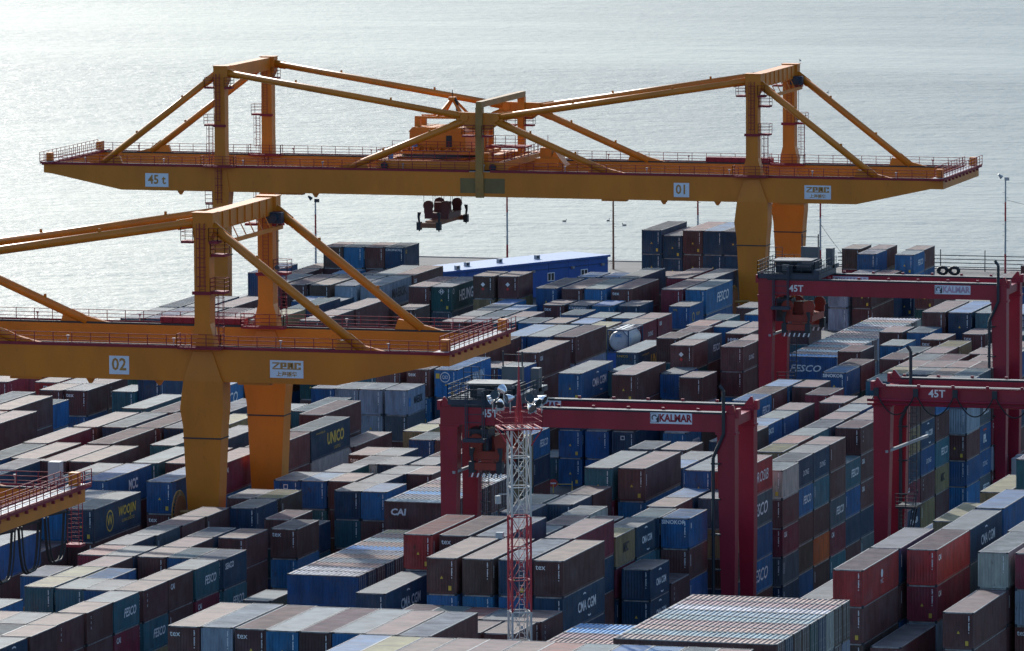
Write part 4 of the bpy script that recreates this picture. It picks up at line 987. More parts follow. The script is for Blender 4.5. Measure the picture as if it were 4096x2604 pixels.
def rmg(label, Yf, dz, texts, reelz, group='orange rail-mounted gantry cranes'):
    root = thing('gantry_crane', label, 'crane', (XR, Yf, 0), group); TY = 1.45
    zt, zb = 22.6+dz, 19.65+dz
    prof = [(-91.2, zt), (-91.2, zt-1.05), (-90.2, zt-1.15), (-81.3, zb), (9.3, zb), (18.2, zt-1.0), (19.7, zt-1.0), (19.7, zt)]
    for j, (y, nm) in enumerate(((Yf, 'front'), (Yf+18, 'rear'))):
        mb = MB(); mb.plate_xz(prof, y, y+TY)
        for x in (-60, -20, 1.5): mb.box(x-1.5, x+1.5, y+.2, y+TY-.2, zb-.22, zb-.001)
        for x in (-74, -57, -14, -7.5):
            mb.plate_xz([(x-.45, zb-.002), (x+.45, zb-.002), (x+.12, zb-.5), (x-.12, zb-.5)], y+.6, y+.8)
        gd = bp(mb, 'girder', M['orange'], root)
        mb = MB(); yy = y+(TY-.2 if j == 0 else .2); mb.box(-90.5, 19, yy-.09, yy+.09, zt+.002, zt+.17); bp(mb, 'crane_rail', M['dark'], root)
        yo = y-.0 if j == 0 else y+TY
        yk = y-.05 if j == 0 else y+TY+.05
        mb = MB(); y0, y1 = (y+.02, y+.9) if j == 0 else (y+TY-.9, y+TY-.02); mb.box(-91, 19.5, y0, y1, zt+.003, zt+.05); bp(mb, 'walkway', M['steelgrey'], root)
        mb = MB(); cuts = [-91.0, XL-1.3, XL+1.3, XM-1.3, XM+1.3, XR-1.6, XR+1.6, 19.5]
        for a, b in zip(cuts[0::2], cuts[1::2]):
            rail(mb, (a, yo, zt+.05), (b, yo, zt+.05), 1.1, 1.75)
            mb.box(a, b, min(yo, yk), max(yo, yk), zt-.05, zt+.22)
        bp(mb, 'railing', M['red'], root)
        for x in range(-86, 18, 10):
            mb = MB(); mb.bar((x, yo+.35, zt+.05), (x, yo+.35, zt+.62), .05, 0, 6); mb.bar((x, yo+.35, zt+.62), (x, yo+.35, zt+.86), .09, 0, 8, .16); bp(mb, 'walkway_light', M['steelgrey'], root)
        # columns, shoulders and legs
        for X, right in ((XL, False), (XR, True)):
            cw = .66 if not right else .72; cy0, cy1 = y+.02, y+1.42; top = 34.65+dz
            mb = MB(); e = .35 if right else .05
            mb.sections([(zt-.02, X-cw-e, X+cw+e, cy0-.02, cy1+.02), (zt+1.1, X-cw-e*.8, X+cw+e*.8, cy0, cy1), (zt+2.2, X-cw, X+cw, cy0, cy1), (top-2.4, X-cw, X+cw, cy0, cy1), (top-1.7, X-cw-.10, X+cw+.35, cy0, cy1), (top, X-cw-.10, X+cw+.35, cy0, cy1)])
            mb.box(X-cw-.2, X+cw+.42, cy0-.08, cy1+.08, top-.001, top+.08)
            bp(mb, 'column', M['orange'], root)
            mb = MB()
            if right:
                mb.sections([(.9, X-1.05, X+1.05, y-.25, y+1.7), (4, X-1.18, X+1.2, y-.3, y+1.75), (15.6+dz, X-1.78, X+1.82, y-.32, y+1.78), (17.2+dz, X-2.05, X+1.98, y-.33, y+1.78), (zb+.05, X-1.72, X+1.98, y-.33, y+1.78), (zb+.5, X-1.6, X+1.75, y-.30, y+1.75), (zt-.25, X-.85, X+.95, y-.12, y+1.6)])
            else: mb.sections([(.9, X-.85, X+.85, y-.1, y+1.55), (17.0+dz, X-.92, X+.92, y-.12, y+1.58), (zb+.1, X-.95, X+1.2, y-.13, y+1.6), (zt-.3, X-.8, X+.85, y-.10, y+1.55)])
            lg_ = bp(mb, 'leg', M['orange'], root)
            mb = MB(); z = 14.6+dz if right else 12.0+dz; wx = 1.8 if right else .95; mb.box(X-wx, X+wx, y-.38, y+1.84, z-.06, z+.06); mb.build('joint_flange', M['dark'], lg_)
            # collar platform at girder level
            mb = MB(); w_ = 2.05
            for x0, x1 in ((X-w_, X-cw-e-.08), (X+cw+e+.08, X+w_)): mb.box(x0, x1, y-1.0, y+.0, zt+.0, zt+.2)
            mb.box(X-cw-e-.079, X+cw+e+.079, y-1.0, y-.09, zt+.0, zt+.2)
            rail(mb, (X-w_, y-1.0, zt+.2), (X+w_, y-1.0, zt+.2), 1.15, 1.4); rail(mb, (X-w_, y-.05, zt+.2), (X-w_, y-1.0, zt+.2), 1.15, 1); rail(mb, (X+w_, y-1.0, zt+.2), (X+w_, y-.05, zt+.2), 1.15, 1)
            bp(mb, 'collar_platform', M['red'], root)
            sgn = 1 if right else -1
            zz = zt+9.6
            platform(root, X-cw-1.15, X-cw-.02, y-.2, y+1.0, zz); platform(root, X+cw+.02, X+cw+.85, y-.2, y+1.0, zz)
            xa, xb = sorted((X+sgn*(cw+.02), X+sgn*(cw+1.35))); platform(root, xa, xb, y+.1, y+1.5, zt+5.1)
            if right and j == 0: platform(root, X+cw+.02, X+cw+1.35, y+.3, y+1.6, zt+8.4)
            mb = MB(); mb.box(X-cw-.16, X+cw+.16, y-.14, y-.02, zt+4.8, zt+5.1); ladder(mb, X+sgn*(cw+.75), y+.9, zt+.6, zt+5.0, .28, -1); ladder(mb, X+sgn*.12, y-.2, zt+5.1, zt+11.2, .26, -1 if j == 0 else 0)
            if not right: ladder(mb, X-cw-.75, y+.6, zb-3.6, zb-1.6, .28, -1); mb.box(X-cw-1.2, X-cw-.3, y-.1, y+1.2, zb-1.6, zb-1.4); rail(mb, (X-cw-1.2, y-.1, zb-1.4), (X-cw-.3, y-.1, zb-1.4), 1.5, .9); ladder(mb, X, y-.25, zb-1.4, zt, .28, -1)
            bp(mb, 'ladder', M['red'], root)
        # middle post with gussets
        mb = MB(); mb.sections([(zb-.1, XM-.45, XM+.55, y-.22, y-.02), (zt-.2, XM-.48, XM+.52, y-.30, y-.02)]); mb.sections([(zt-.2, XM-.42, XM+.42, y-.30, y+.5), (30.25+dz, XM-.42, XM+.42, y-.30, y+.5)]); bp(mb, 'middle_post', M['oldorange'] if j == 0 else M['orange'], root)
        zn = 28.9+dz; mb = MB(); mb.plate_xz([(XM-2.6, zn+.75), (XM+2.6, zn+.65), (XM+2.9, zn-.2), (XM+1.2, zn-1.35), (XM-1.2, zn-1.35), (XM-2.9, zn-.2)], y+.15, y+.75)
        for x in (XM-1.9, XM+1.9): mb.disc((x, y+.45, zn+.15), (0, 1, 0), .5, .9)
        bp(mb, 'gusset', M['orange'], root)
        platform(root, XM-1.9, XM-.53, y-.9, y+.1, zn-1.9); platform(root, XM+.53, XM+1.7, y-.9, y+.1, zn-1.9)
        # stays
        yc = y+.45
        for a, b, r_ in (((XL-.5, 33.7+dz), (-83.8, zt+.2), .40), ((XL+.6, 33.9+dz), (XM-2.2, zn+.25), .40), ((XM-2.0, zn-.3), (-52.8, zt+.15), .42), ((XM+2.0, zn-.3), (-20.6, zt+.15), .42), ((XM+2.2, zn+.2), (XR-.6, 33.8+dz), .40), ((XR+.9, 33.5+dz), (11.6, zt+.2), .40)):
            p = Vector((a[0], yc, a[1])); q = Vector((b[0], yc, b[1])); mb = MB(); mb.bar(p, q, r_, 0, 14)
            u = (q-p).normalized(); L_ = (q-p).length
            for f in (.3, .7): c = p+u*L_*f; mb.box(c.x-.12, c.x+.12, yc-.05, yc+.05, c.z+r_-.05, c.z+r_+.28)
            st = bp(mb, 'stay', M['orange'], root, True)
            mb = MB(); mb.box(-.9, .9, -.09, .09, -.46, .46)
            for c in (p+u*.9, q-u*.9):
                gs = mb.build('pin_plate', M['orange'], st); gs.rotation_euler = (0, -math.atan2(u.z, u.x), 0); gs.location = c
        for x in (-83.8, -52.8, -20.6, 11.6):
            mb = MB(); d_ = 1 if x in (-83.8, -52.8) else -1
            mb.plate_xz([(x-2.6, zt-.01), (x+2.6, zt-.01), (x+d_*1.6+.6, zt+1.1), (x+d_*1.0-.6, zt+.75)] if d_ > 0 else [(x-2.6, zt-.01), (x+2.6, zt-.01), (x-.4, zt+.75), (x-2.2, zt+1.1)], y+.2, y+.7); bp(mb, 'stay_foot', M['orange'], root)
    # beams across
    for X, z0, z1, wx, mat in ((XL, 33.1, 34.6, .6, 'orange'), (XR+.1, 33.0, 34.6, .7, 'orange'), (XM, 29.95, 30.95, .36, 'oldorange')):
        mb = MB(); mb.box(X-wx, X+wx, Yf+1.43 if mat == 'orange' else Yf-.3, Yf+18.01 if mat == 'orange' else Yf+18.6, z0+dz+(.302 if mat != 'orange' else 0), z1+dz)
        if X > -10:
            for i in range(1, 8):
                yb = Yf+1.4+i*2.1; mb.box(X+wx, X+wx+.1, yb-.04, yb+.04, z0+dz+.05, z1+dz-.05)
        bp(mb, 'cross_beam', M[mat], root)
    mb = MB(); mb.box(XR+1.35, XR+1.6, Yf+5, Yf+18.5, 31.7+dz, 32.05+dz)
    for i in range(6): mb.bar((XR+1.45, Yf+6+i*2.3, 32.0+dz), (XR+.85, Yf+6+i*2.3, 33.2+dz), .06, 0, 4)
    bp(mb, 'hoist_runway', M['orange'], root)
    mb = MB(); mb.box(XR+.4, XR+1.9, Yf+17.0, Yf+17.8, 32.3+dz, 33.3+dz); mb.disc((XR+1.2, Yf+16.9, 32.8+dz), (0, 1, 0), .38, .5); mb.bar((XR+1.5, Yf+16.9, 32.4+dz), (XR+1.5, Yf+16.9, 28.5+dz), .03, 0, 5); mb.disc((XR+1.5, Yf+16.9, 28.3+dz), (0, 1, 0), .22, .2); bp(mb, 'service_hoist', M['navy'], root)
    for x in (-91.2, 19.7):
        a, b = (x, x+1.1) if x < 0 else (x-1.1, x)
        mb = MB(); mb.box(a+.01, b-.01, Yf+TY, Yf+18, zt-1.0, zt-.02); bp(mb, 'end_beam', M['orange'], root)
        mb = MB(); mb.box(a-.25, b+.25, Yf-.7, Yf+20.2, zt+.055, zt+.28, 0)
        xo = a-.25 if x < 0 else b+.25; rail(mb, (xo, Yf-.7, zt+.28), (xo, Yf+20.2, zt+.28), 1.15, 1.5); xi = b+.25 if x < 0 else a-.25; rail(mb, (xi, Yf+1.6, zt+.28), (xi, Yf+17.9, zt+.28), 1.15, 1.5)
        for i in range(10): mb.box(xo-.12, xo+.12, Yf+.3+i*1.9, Yf+.5+i*1.9, zt-.18, zt+.05)
        bp(mb, 'end_platform', M['red'], root)
        mb = MB(); mb.box(a-.1, b+.1, Yf-.5, Yf+20.0, zt+.281, zt+.30); bp(mb, 'end_deck', M['steelgrey'], root)
        for yy in (Yf+.3, Yf+18.3): mb = MB(); mb.box(a+.2, b-.2, yy, yy+.8, zt+.3, zt+1.3); bp(mb, 'buffer_stop', M['orange'], root)
    mb = MB(); mb.box(-13.5, -5.3, Yf+18.3, Yf+19.2, zt+.2, zt+.75)
    for i in range(9): mb.box(-13.4+i*1.0, -13.3+i*1.0, Yf+18.22, Yf+18.3, zt+.2, zt+.7)
    bp(mb, 'cable_trough', M['red'], root)
    # sill beams, bogies, reel
    for X in (XL, XR):
        mb = MB(); mb.box(X-.55, X+.55, Yf-2.2, Yf+21.6, 1.1, 2.3); bp(mb, 'sill_beam', M['orange'], root)
        for yy in (Yf-1.2, Yf+1.6, Yf+17.8, Yf+20.6):
            mb = MB(); mb.box(X-.4, X+.4, yy-.9, yy+.9, .45, 1.1)
            for o_ in (-.5, .5): mb.disc((X, yy+o_, .38), (1, 0, 0), .36, .3, 1, 16)
            bp(mb, 'bogie', [M['orange'], M['dark']], root)
    mb = MB(); c = Vector((XR-1.7, Yf-1.9, reelz)); nn = 26
    for i in range(nn):
        t = 2*math.pi*i/nn; mb.bar(c+Vector((0, math.cos(t)*.35, math.sin(t)*.35)), c+Vector((0, math.cos(t)*1.9, math.sin(t)*1.9)), .045, 0, 4)
    for rr in (.4, 1.1, 1.9):
        pts = [c+Vector((0, math.cos(2*math.pi*i/30)*rr, math.sin(2*math.pi*i/30)*rr)) for i in range(31)]; mb.path(pts, .06, 0, 5)
    mb.disc(c+Vector((.12, 0, 0)), (1, 0, 0), 1.5, .06, 1, 26); mb.bar(c, c+Vector((1.6, .9, 0)), .16, 0, 8)
    bp(mb, 'cable_reel', [M['oldorange'], M['spbrown']], root)
    # signs
    for (s, x0, x1, z0, z1) in texts:
        mb = MB(); mb.box(x0, x1, Yf-.03, Yf-.002, z0, z1); sg = bp(mb, 'sign_plate', M['signwhite'], root)
        xc, zc, hgt = (x0+x1)/2, (z0+z1)/2, z1-z0
        if s == 'ZPMC':
            mb = MB(); u0, u1 = x0+.22, x1-.22; za, zb_ = zc-.02, z1-.18; t = .17
            def B(a0, a1, b0, b1): mb.box(u0+(u1-u0)*a0, u0+(u1-u0)*a1, Yf-.045, Yf-.031, za+(zb_-za)*b0, za+(zb_-za)*b1)
            k = .085
            B(.0, .26, 1-.18, 1); mb.plate_xz([(u0, za+.13), (u0+.22, za+.13), (u0+(u1-u0)*.25, zb_-.13), (u0+(u1-u0)*.25-.22, zb_-.13)], Yf-.045, Yf-.031); B(.0, 1.0, 0, .16)
            B(.28, .28+k, .16, 1); B(.28+k, .50, 1-.18, 1); B(.50-k, .50, .45, .82); B(.28+k, .50, .36, .52)
            B(.53, .53+k, .16, 1); B(.53+k, .74, 1-.18, 1); B(.605, .605+k, .30, .82); B(.74-k, .74, .16, .82)
            B(.77, .77+k, .16, 1); B(.77+k, 1.0, 1-.18, 1); B(1-k, 1.0, .62, .82); B(1-k, 1.0, .16, .34)
            mb.build('lettering', M['signletter'], sg)
            put(textmesh('上海振华', .46, 'signletter', .012, 0, 1.05), 'lettering', sg, (xc, Yf-.04, z0+.32), FRONT)
        else: put(textmesh(s, hgt*.92, 'signletter', .035, 0, .92), 'lettering', sg, (xc, Yf-.04, zc+.02), FRONT)
    return root
c1 = rmg('far orange gantry crane numbered 01 spanning the whole yard before the sea', 198.0, 0.0, [('45 t', -78.26, -75.33, 20.08, 21.71), ('01', -12.64, -10.77, 20.1, 21.77), ('ZPMC', 3.14, 6.32, 20.17, 21.78)], 8.1)
mb = MB(); mb.box(-38.8, -33.3, 197.985, 197.999, 20.08, 21.85); bp(mb, 'overpainted_patch', M['patch'], c1)
c2 = rmg('middle orange gantry crane numbered 02 cut off by the left edge', -2.0, 0.85, [('02', -11.98, -10.11, 20.95, 22.6), ('ZPMC', 3.11, 6.21, 21.03, 22.59)], 9.0)
c3 = rmg('nearest yellow-orange gantry crane with only its girder tip showing, lower left', -114.0, 0.6, [], 8.2)
for yy in (-95.2,):
    mb = MB(); mb.box(17.0, 17.9, yy, yy+.9, 23.5, 25.2); bp(mb, 'control_cabinet', M['steelgrey'], c3)
    mb = MB(); ladder(mb, 18.6, -94.2, 18.9, 22.4, .45); ladder(mb, 18.6, -93.4, 18.9, 22.4, .45); mb.box(18.0, 19.2, -94.4, -93.2, 18.7, 18.9); bp(mb, 'access_ladder', M['red'], c3)
    for i in range(5):
        y0 = -96.2-i*5.6; mb = MB(); pts = [(18.6, y0-4.2*k/14, 21.7-3.6*(1-(2*k/14-1)**4)**.8) for k in range(15)]; mb.path(pts, .11, 0, 6); mb.path([(p[0]+.35, p[1]-.25, p[2]+.12) for p in pts], .07, 0, 5); bp(mb, 'festoon_cable', M['rubber'], c3)
        mb = MB(); mb.bar((18.6, y0+.3, 21.6), (18.6, y0-4.5, 21.9), .12, 0, 5); bp(mb, 'cable_carrier', M['dark'], c3)
c3.location.x -= .8
# trolley of crane 01
tr = thing('crane_trolley', 'orange trolley with machinery house and A-frame on top of crane 01', 'crane trolley', (-41.5, 207, 22.77))
mb = MB(); mb.box(-49.5, -33.5, 198.9, 200.3, 22.78, 23.75); mb.box(-49.5, -33.5, 214.9, 216.3, 22.78, 23.75)
for x in (-49, -43, -38, -34.2): mb.box(x-.5, x+.5, 200.3, 214.9, 22.9, 23.7)
bp(mb, 'trolley_frame', M['orange'], tr)
mb = MB()
for x in (-48.4, -35.0):
    for yy in (199.5, 215.6): mb.disc((x, yy-.85, 23.1), (0, 1, 0), .42, .2, 0, 16)
bp(mb, 'wheels', M['dark'], tr)
mb = MB(); mb.bar((-43.6, 207, 23.75), (-43.6, 207, 24.15), 5.0, 0, 32); bp(mb, 'slewing_ring', M['dark'], tr)
mb = MB(); mb.box(-48.8, -37.5, 203.2, 211, 24.15, 24.5)
for i in range(7): mb.box(-47.6+i*1.35, -46.9+i*1.35, 203.3, 204.2, 24.5, 25.0)
bp(mb, 'machinery_deck', M['orange'], tr)
mb = MB(); mb.box(-47.2, -40.2, 205.0, 210.6, 24.5, 26.7); mb.plate_xz([(-47.3, 26.7), (-40.1, 26.7), (-40.6, 27.25), (-46.8, 27.25)], 204.9, 210.7)
for i in range(5): mb.box(-46.6+i*1.3, -46.55+i*1.3, 204.88, 210.72, 27.25, 27.29)
h_ = bp(mb, 'machinery_house', M['orange'], tr)
mb = MB(); mb.box(-42.6, -41.9, 204.94, 204.99, 24.6, 26.3); mb.build('house_door', M['dark'], h_)
mb = MB()
for x in (-46.6, -38.2):
    mb.box(x-.32, x+.32, 206.2, 206.9, 23.7, 28.2); mb.box(x-.28, x+.28, 208.8, 209.4, 23.7, 28.2)
mb.box(-46.9, -37.8, 206.2, 206.5, 28.2, 28.5); mb.box(-46.9, -37.8, 209.0, 209.3, 28.2, 28.5)
bp(mb, 'portal_frame', M['orange'], tr)
mb = MB()
for x in (-43.6, -41.4):
    mb.bar((x-.5 if x < -42 else x+.5, 206.4, 28.5), (-42.6, 207.6, 30.6), .2, 0, 4); mb.bar((x-.5 if x < -42 else x+.5, 209.1, 28.5), (-42.6, 207.9, 30.6), .2, 0, 4)
mb.box(-43.0, -42.2, 207.2, 208.2, 30.4, 30.75); bp(mb, 'a_frame', M['orange'], tr)
mb = MB(); mb.path([(-42.3, 207.5, 30.6), (-41.9, 207.2, 30.2), (-41.8, 207.0, 28.0), (-41.9, 206.8, 25.2), (-42.6, 206.6, 24.9), (-43.0, 206.4, 26.4), (-42.7, 206.3, 27.0)], .17, 0, 7); mb.bar((-42.6, 207.7, 30.75), (-42.6, 207.7, 31.6), .05, 0, 5); bp(mb, 'power_cable', M['rubber'], tr)
mb = MB()
for a, b in (((-49.4, 198.9), (-33.6, 198.9)), ((-33.6, 198.9), (-33.6, 216.2)), ((-49.4, 198.9), (-49.4, 216.2)), ((-37.5, 203.2), (-33.6, 203.2))): rail(mb, (*a, 23.75), (*b, 23.75), 1.2, 1.5)
rail(mb, (-48.8, 203.2, 24.5), (-37.5, 203.2, 24.5), 1.2, 1.4); rail(mb, (-37.4, 204, 25.2), (-32.5, 204, 25.2), 1.3, 1.2); mb.box(-37.4, -32.5, 204, 207, 25.0, 25.2)
for i in range(5): mb.bar((-32.2+i*.6, 204.4, 24.0+.35*i), (-32.2+i*.6, 204.4, 25.2+.35*i), .04, 0, 4)
bp(mb, 'railing', M['red'], tr)
mb = MB(); mb.box(-37.2, -35.8, 199.6, 200.9, 23.75, 24.7); mb.box(-31.9, -29.0, 206, 209, 22.8, 23.7); mb.box(-31.4, -30.0, 206.6, 208.4, 23.7, 24.9); mb.plate_xz([(-30.0, 23.7), (-28.2, 22.8), (-29.0, 23.7), (-29.6, 24.6)], 206.5, 208.5); bp(mb, 'winch_house', M['orange'], tr)
mb = MB(); mb.bar((-46.3, 204.2, 24.5), (-46.3, 204.2, 25.3), .35, 0, 12); mb.bar((-48.3, 201.0, 23.75), (-48.3, 201.0, 24.6), .28, 0, 12); bp(mb, 'motor', M['blueprint'], tr)
# spreader under crane 01
def spreader(label, cx_, y0, z, L, mats, ropes_to, hazard=False):
    t = thing('container_spreader', label, 'spreader', (cx_, y0+L/2, z)); body, head = mats
    mb = MB(); mb.box(cx_-.55, cx_+.55, y0+.25, y0+L-.25, z+.35, z+1.05); bp(mb, 'main_beam', body, t)
    for yy in (y0, y0+L):
        mb = MB(); mb.box(cx_-1.0, cx_+1.0, yy-.3, yy+.3, z+.25, z+.85); eb = bp(mb, 'end_beam', body, t)
        for sx in (-1, 1):
            mb = MB(); mb.box(cx_+sx*1.22-.25, cx_+sx*1.22+.25, yy-.36, yy+.36, z, z+.95); mb.bar((cx_+sx*1.22, yy, z-.18), (cx_+sx*1.22, yy, z), .09, 0, 6)
            mb.sections([(z+.95, cx_+sx*1.22-.1, cx_+sx*1.22+.1, yy-.1, yy+.1), (z+1.5, cx_+sx*1.3-.12, cx_+sx*1.3+.12, yy-.1, yy+.1), (z+2.1, cx_+sx*1.2-.2, cx_+sx*1.2+.2, yy-.14, yy+.14)])
            mb.build('corner_guide', M['dark'], eb)
        if hazard:
            for i in range(12):
                mb = MB(); x = cx_-1.5+i*.25; zq = z-.02; mb.plate_xz([(x, zq-.34), (x+.13, zq-.34), (x+.25, zq+.02), (x+.12, zq+.02)], yy-.42, yy-.38); mb.build('hazard_stripe', M['white'] if i % 2 else M['black'], eb)
    yc = y0+L/2; mb = MB(); mb.box(cx_-1.5, cx_+1.5, yc-2.6, yc+2.6, z+1.05, z+1.75); mb.box(cx_-.8, cx_+.8, yc-1.0, yc+1.0, z+1.75, z+2.9); hb = bp(mb, 'head_block', head, t)
    for sx in (-1, 1):
        for yy in (yc-2.3, yc+2.3):
            mb = MB(); mb.disc((cx_+sx*1.1, yy, z+2.6), (0, 1, 0), .62, .35, 0, 20); mb.box(cx_+sx*1.1-.5, cx_+sx*1.1+.5, yy-.2, yy+.2, z+1.7, z+2.5); mb.build('sheave', head, hb)
            mb = MB()
            for o_ in (-.55, .55): mb.bar((cx_+sx*1.1+o_, yy, z+2.6), (cx_+sx*1.1+o_*1.2, yy, ropes_to), .03, 0, 4)
            bp(mb, 'hoist_rope', M['rope'], t)
    return t
spreader('dark container spreader hanging empty on ropes below crane 01 against the sea', -43.6, 201.0, 15.3, 11.4, (M['spbrown'], M['spdark']), 22.8)

# ------------------------------------------------------------------ red rubber-tyred gantries
def rtg(label, x0, x1, Yf, trolley, pipes, signs, festoon=False, cab=True, ny=6.5):
    root = thing('gantry_crane', label, 'crane', ((x0+x1)/2, Yf, 0), 'red rubber-tyred gantry cranes')
    Yr = Yf+ny
    for j, y in enumerate((Yf, Yr)):
        mb = MB(); mb.box(x0, x1, y, y+1.1, 19.7, 21.2); mb.box(x0-.1, x0+1.7, y-.05, y+1.15, 19.5, 19.7); mb.box(x1-1.7, x1+.1, y-.05, y+1.15, 19.5, 19.7); bp(mb, 'girder', M['rtgred'], root)
        mb = MB(); mb.box(x0+.9, x1-.9, y+.1, y+1.0, 21.203, 21.36); bp(mb, 'trolley_rail', M['dark'], root)
        mb = MB()
        yo = y-.25 if j == 0 and festoon else y+1.12
        mb.bar((x0, yo, 21.3), (x1, yo, 21.3), .06, 0, 4)
        k = 0
        while x0+1+k*3.05 < x1: mb.box(x0+.9+k*3.05, x0+1.15+k*3.05, yo-.12, yo+.12, 21.25, 21.55); k += 1
        if j == 0 and festoon: mb.bar((x0-.5, yo, 20.1), (x1, yo, 20.1), .12, 0, 6); mb.bar((x0-.5, yo, 19.75), (x1, yo, 19.75), .10, 0, 6)
        bp(mb, 'guard_rail', M['rtgred'], root)
        for x, s in ((x0, 1), (x1, -1)):
            mb = MB(); mb.plate_xz([(x, 21.2), (x+s*1.0, 21.2), (x+s*.35, 22.0), (x+s*.2, 22.0)], y+.2, y+.5); mb.box(min(x, x-s*.3), max(x, x-s*.3), y+.1, y+.9, 20.9, 21.7); bp(mb, 'end_stop', M['rtgred'], root)
            a, b = sorted((x, x+s*1.55)); a2, b2 = sorted((x+s*.12, x+s*1.12)); mb = MB()
            mb.sections([(1.7, a2, b2, y+.05, y+1.05), (10, a+.05*s, b-.22 if s > 0 else b-.05, y-.05, y+1.15), (19.5, a, b, y-.1, y+1.2)] if s > 0 else [(1.7, a2, b2, y+.05, y+1.05), (10, a+.22, b+.0, y-.05, y+1.15), (19.5, a, b, y-.1, y+1.2)])
            bp(mb, 'leg', M['rtgred'], root)
    for x in (x0+.6, x1-.6):
        mb = MB(); mb.box(x-.45, x+.45, Yf-1.5, Yr+2.6, .95, 1.7); bp(mb, 'sill_beam', M['rtgred'], root)
        mb = MB(); mb.box(x-.4, x+.4, Yf+1.1, Yr, 20.1, 20.9); bp(mb, 'end_tie', M['rtgred'], root)
        for yy in (Yf-1.0, Yf+1.1, Yr, Yr+2.1):
            mb = MB(); mb.disc((x, yy, .82), (1, 0, 0), .82, .5, 0, 20); mb.disc((x, yy, .82), (1, 0, 0), .4, .54, 1, 14); bp(mb, 'wheel', [M['rubber'], M['rtgred']], root)
    mb = MB(); ladder(mb, x0+2.2, Yr-.3, 11, 19.6, .28, -1); ladder(mb, x0+2.0, Yf+2.5, 2, 11, .35); mb.box(x0+1.6, x0+3.4, Yf+1.6, Yf+4.4, 10.4, 10.6); rail(mb, (x0+1.6, Yf+1.6, 10.6), (x0+3.4, Yf+1.6, 10.6), 1.1, .9)
    for s_ in (0, .9): mb.bar((x0+1.7, Yf+2.0+s_*1.2, 2.0), (x0+3.0, Yf+3.2+s_*1.2, 10.6), .09, 0, 4); mb.bar((x0+1.7, Yf+2.0+s_*1.2, 3.1), (x0+3.0, Yf+3.2+s_*1.2, 11.7), .05, 0, 4)
    bp(mb, 'stairs', M['dark'], root)
    mb = MB(); mb.bar((x0+1.2, Yf-.15, 15.6), (x0+3.4, Yf+ny-.2, 16.3), .16, 0, 4); bp(mb, 'lamp_bar', M['steelgrey'], root)
    mb = MB(); mb.box(x1+.2, x1+1.5, Yf+1.6, Yf+3.1, 1.7, 3.6); mb.box(x1+.25, x1+1.45, Yf+3.3, Yf+4.7, 1.7, 3.7); mb.box(x1+.2, x1+1.8, Yf+1.4, Yf+5.2, 1.2, 1.7, 1); rail(mb, (x1+1.85, Yf+1.2, 1.7), (x1+1.85, Yf+5.2, 1.7), 2.3, 1.0, .04, 1); bp(mb, 'power_unit', [M['steelgrey'], M['dark']], root)
    for px, pz, rear in pipes:
        yy = Yf-.3 if not rear else Yr-.3
        mb = MB(); mb.path([(px-.35, yy, pz), (px, yy, pz-.45), (px, yy, 19.6), (px-.9, yy, 17.6), (px-.9, yy, 3.0)], .15, 0, 8)
        for z in (17, 14, 11, 8, 5): mb.box(px-1.1, px-.3, yy-.1, yy+.3, z, z+.12)
        bp(mb, 'exhaust_pipe', M['dark'], root)
    for s, a, b, z0, z1, mat, rear in signs:
        y = Yf if not rear else Yr
        if s == '45T': put(textmesh('45T', .92, 'white', .02), 'lettering', root, ((a+b)/2-root.location.x, y-.012-root.location.y, (z0+z1)/2), FRONT)
        else:
            mb = MB(); mb.box(a, b, y-.03, y-.002, z0, z1); sg = bp(mb, 'sign_plate', M['signwhite'], root); h = z1-z0; w_ = b-a
            put(textmesh('KALMAR', h*.92, mat, .035, 0, .86), 'lettering', sg, (a+w_*.60, y-.04, (z0+z1)/2), FRONT)
            mb = MB(); c_ = (a+w_*.11, z0+h*.5); q = h*.40
            mb.plate_xz([(c_[0]-q, c_[1]-q), (c_[0]+q, c_[1]-q), (c_[0]+q, c_[1]-q*.9), (c_[0]-q, c_[1]-q*.9)], y-.04, y-.031); mb.plate_xz([(c_[0]-q, c_[1]+q*.9), (c_[0]+q, c_[1]+q*.9), (c_[0]+q, c_[1]+q), (c_[0]-q, c_[1]+q)], y-.04, y-.031)
            mb.plate_xz([(c_[0]-q, c_[1]-q), (c_[0]-q*.9, c_[1]-q), (c_[0]-q*.9, c_[1]+q), (c_[0]-q, c_[1]+q)], y-.04, y-.031)
            mb.plate_xz([(c_[0]+q*.35, c_[1]-q), (c_[0]+q, c_[1]-q), (c_[0]+q, c_[1]+q), (c_[0]+q*.75, c_[1]+q*.5), (c_[0]+q*.6, c_[1]+q*.1), (c_[0]+q*.2, c_[1]-q*.2), (c_[0]+q*.5, c_[1]-q*.5)], y-.041, y-.032)
            n = 12; pts = [(c_[0]-q*.1+q*.55*math.cos(R(20+i*20)), c_[1]+q*.12+q*.55*math.sin(R(20+i*20))) for i in range(n)]
            for p, r_ in zip(pts[:-1], pts[1:]):
                mb.bar((p[0], y-.037, p[1]), (r_[0], y-.037, r_[1]), q*.13, 0, 5)
            mb.build('logo', M['black'], sg)
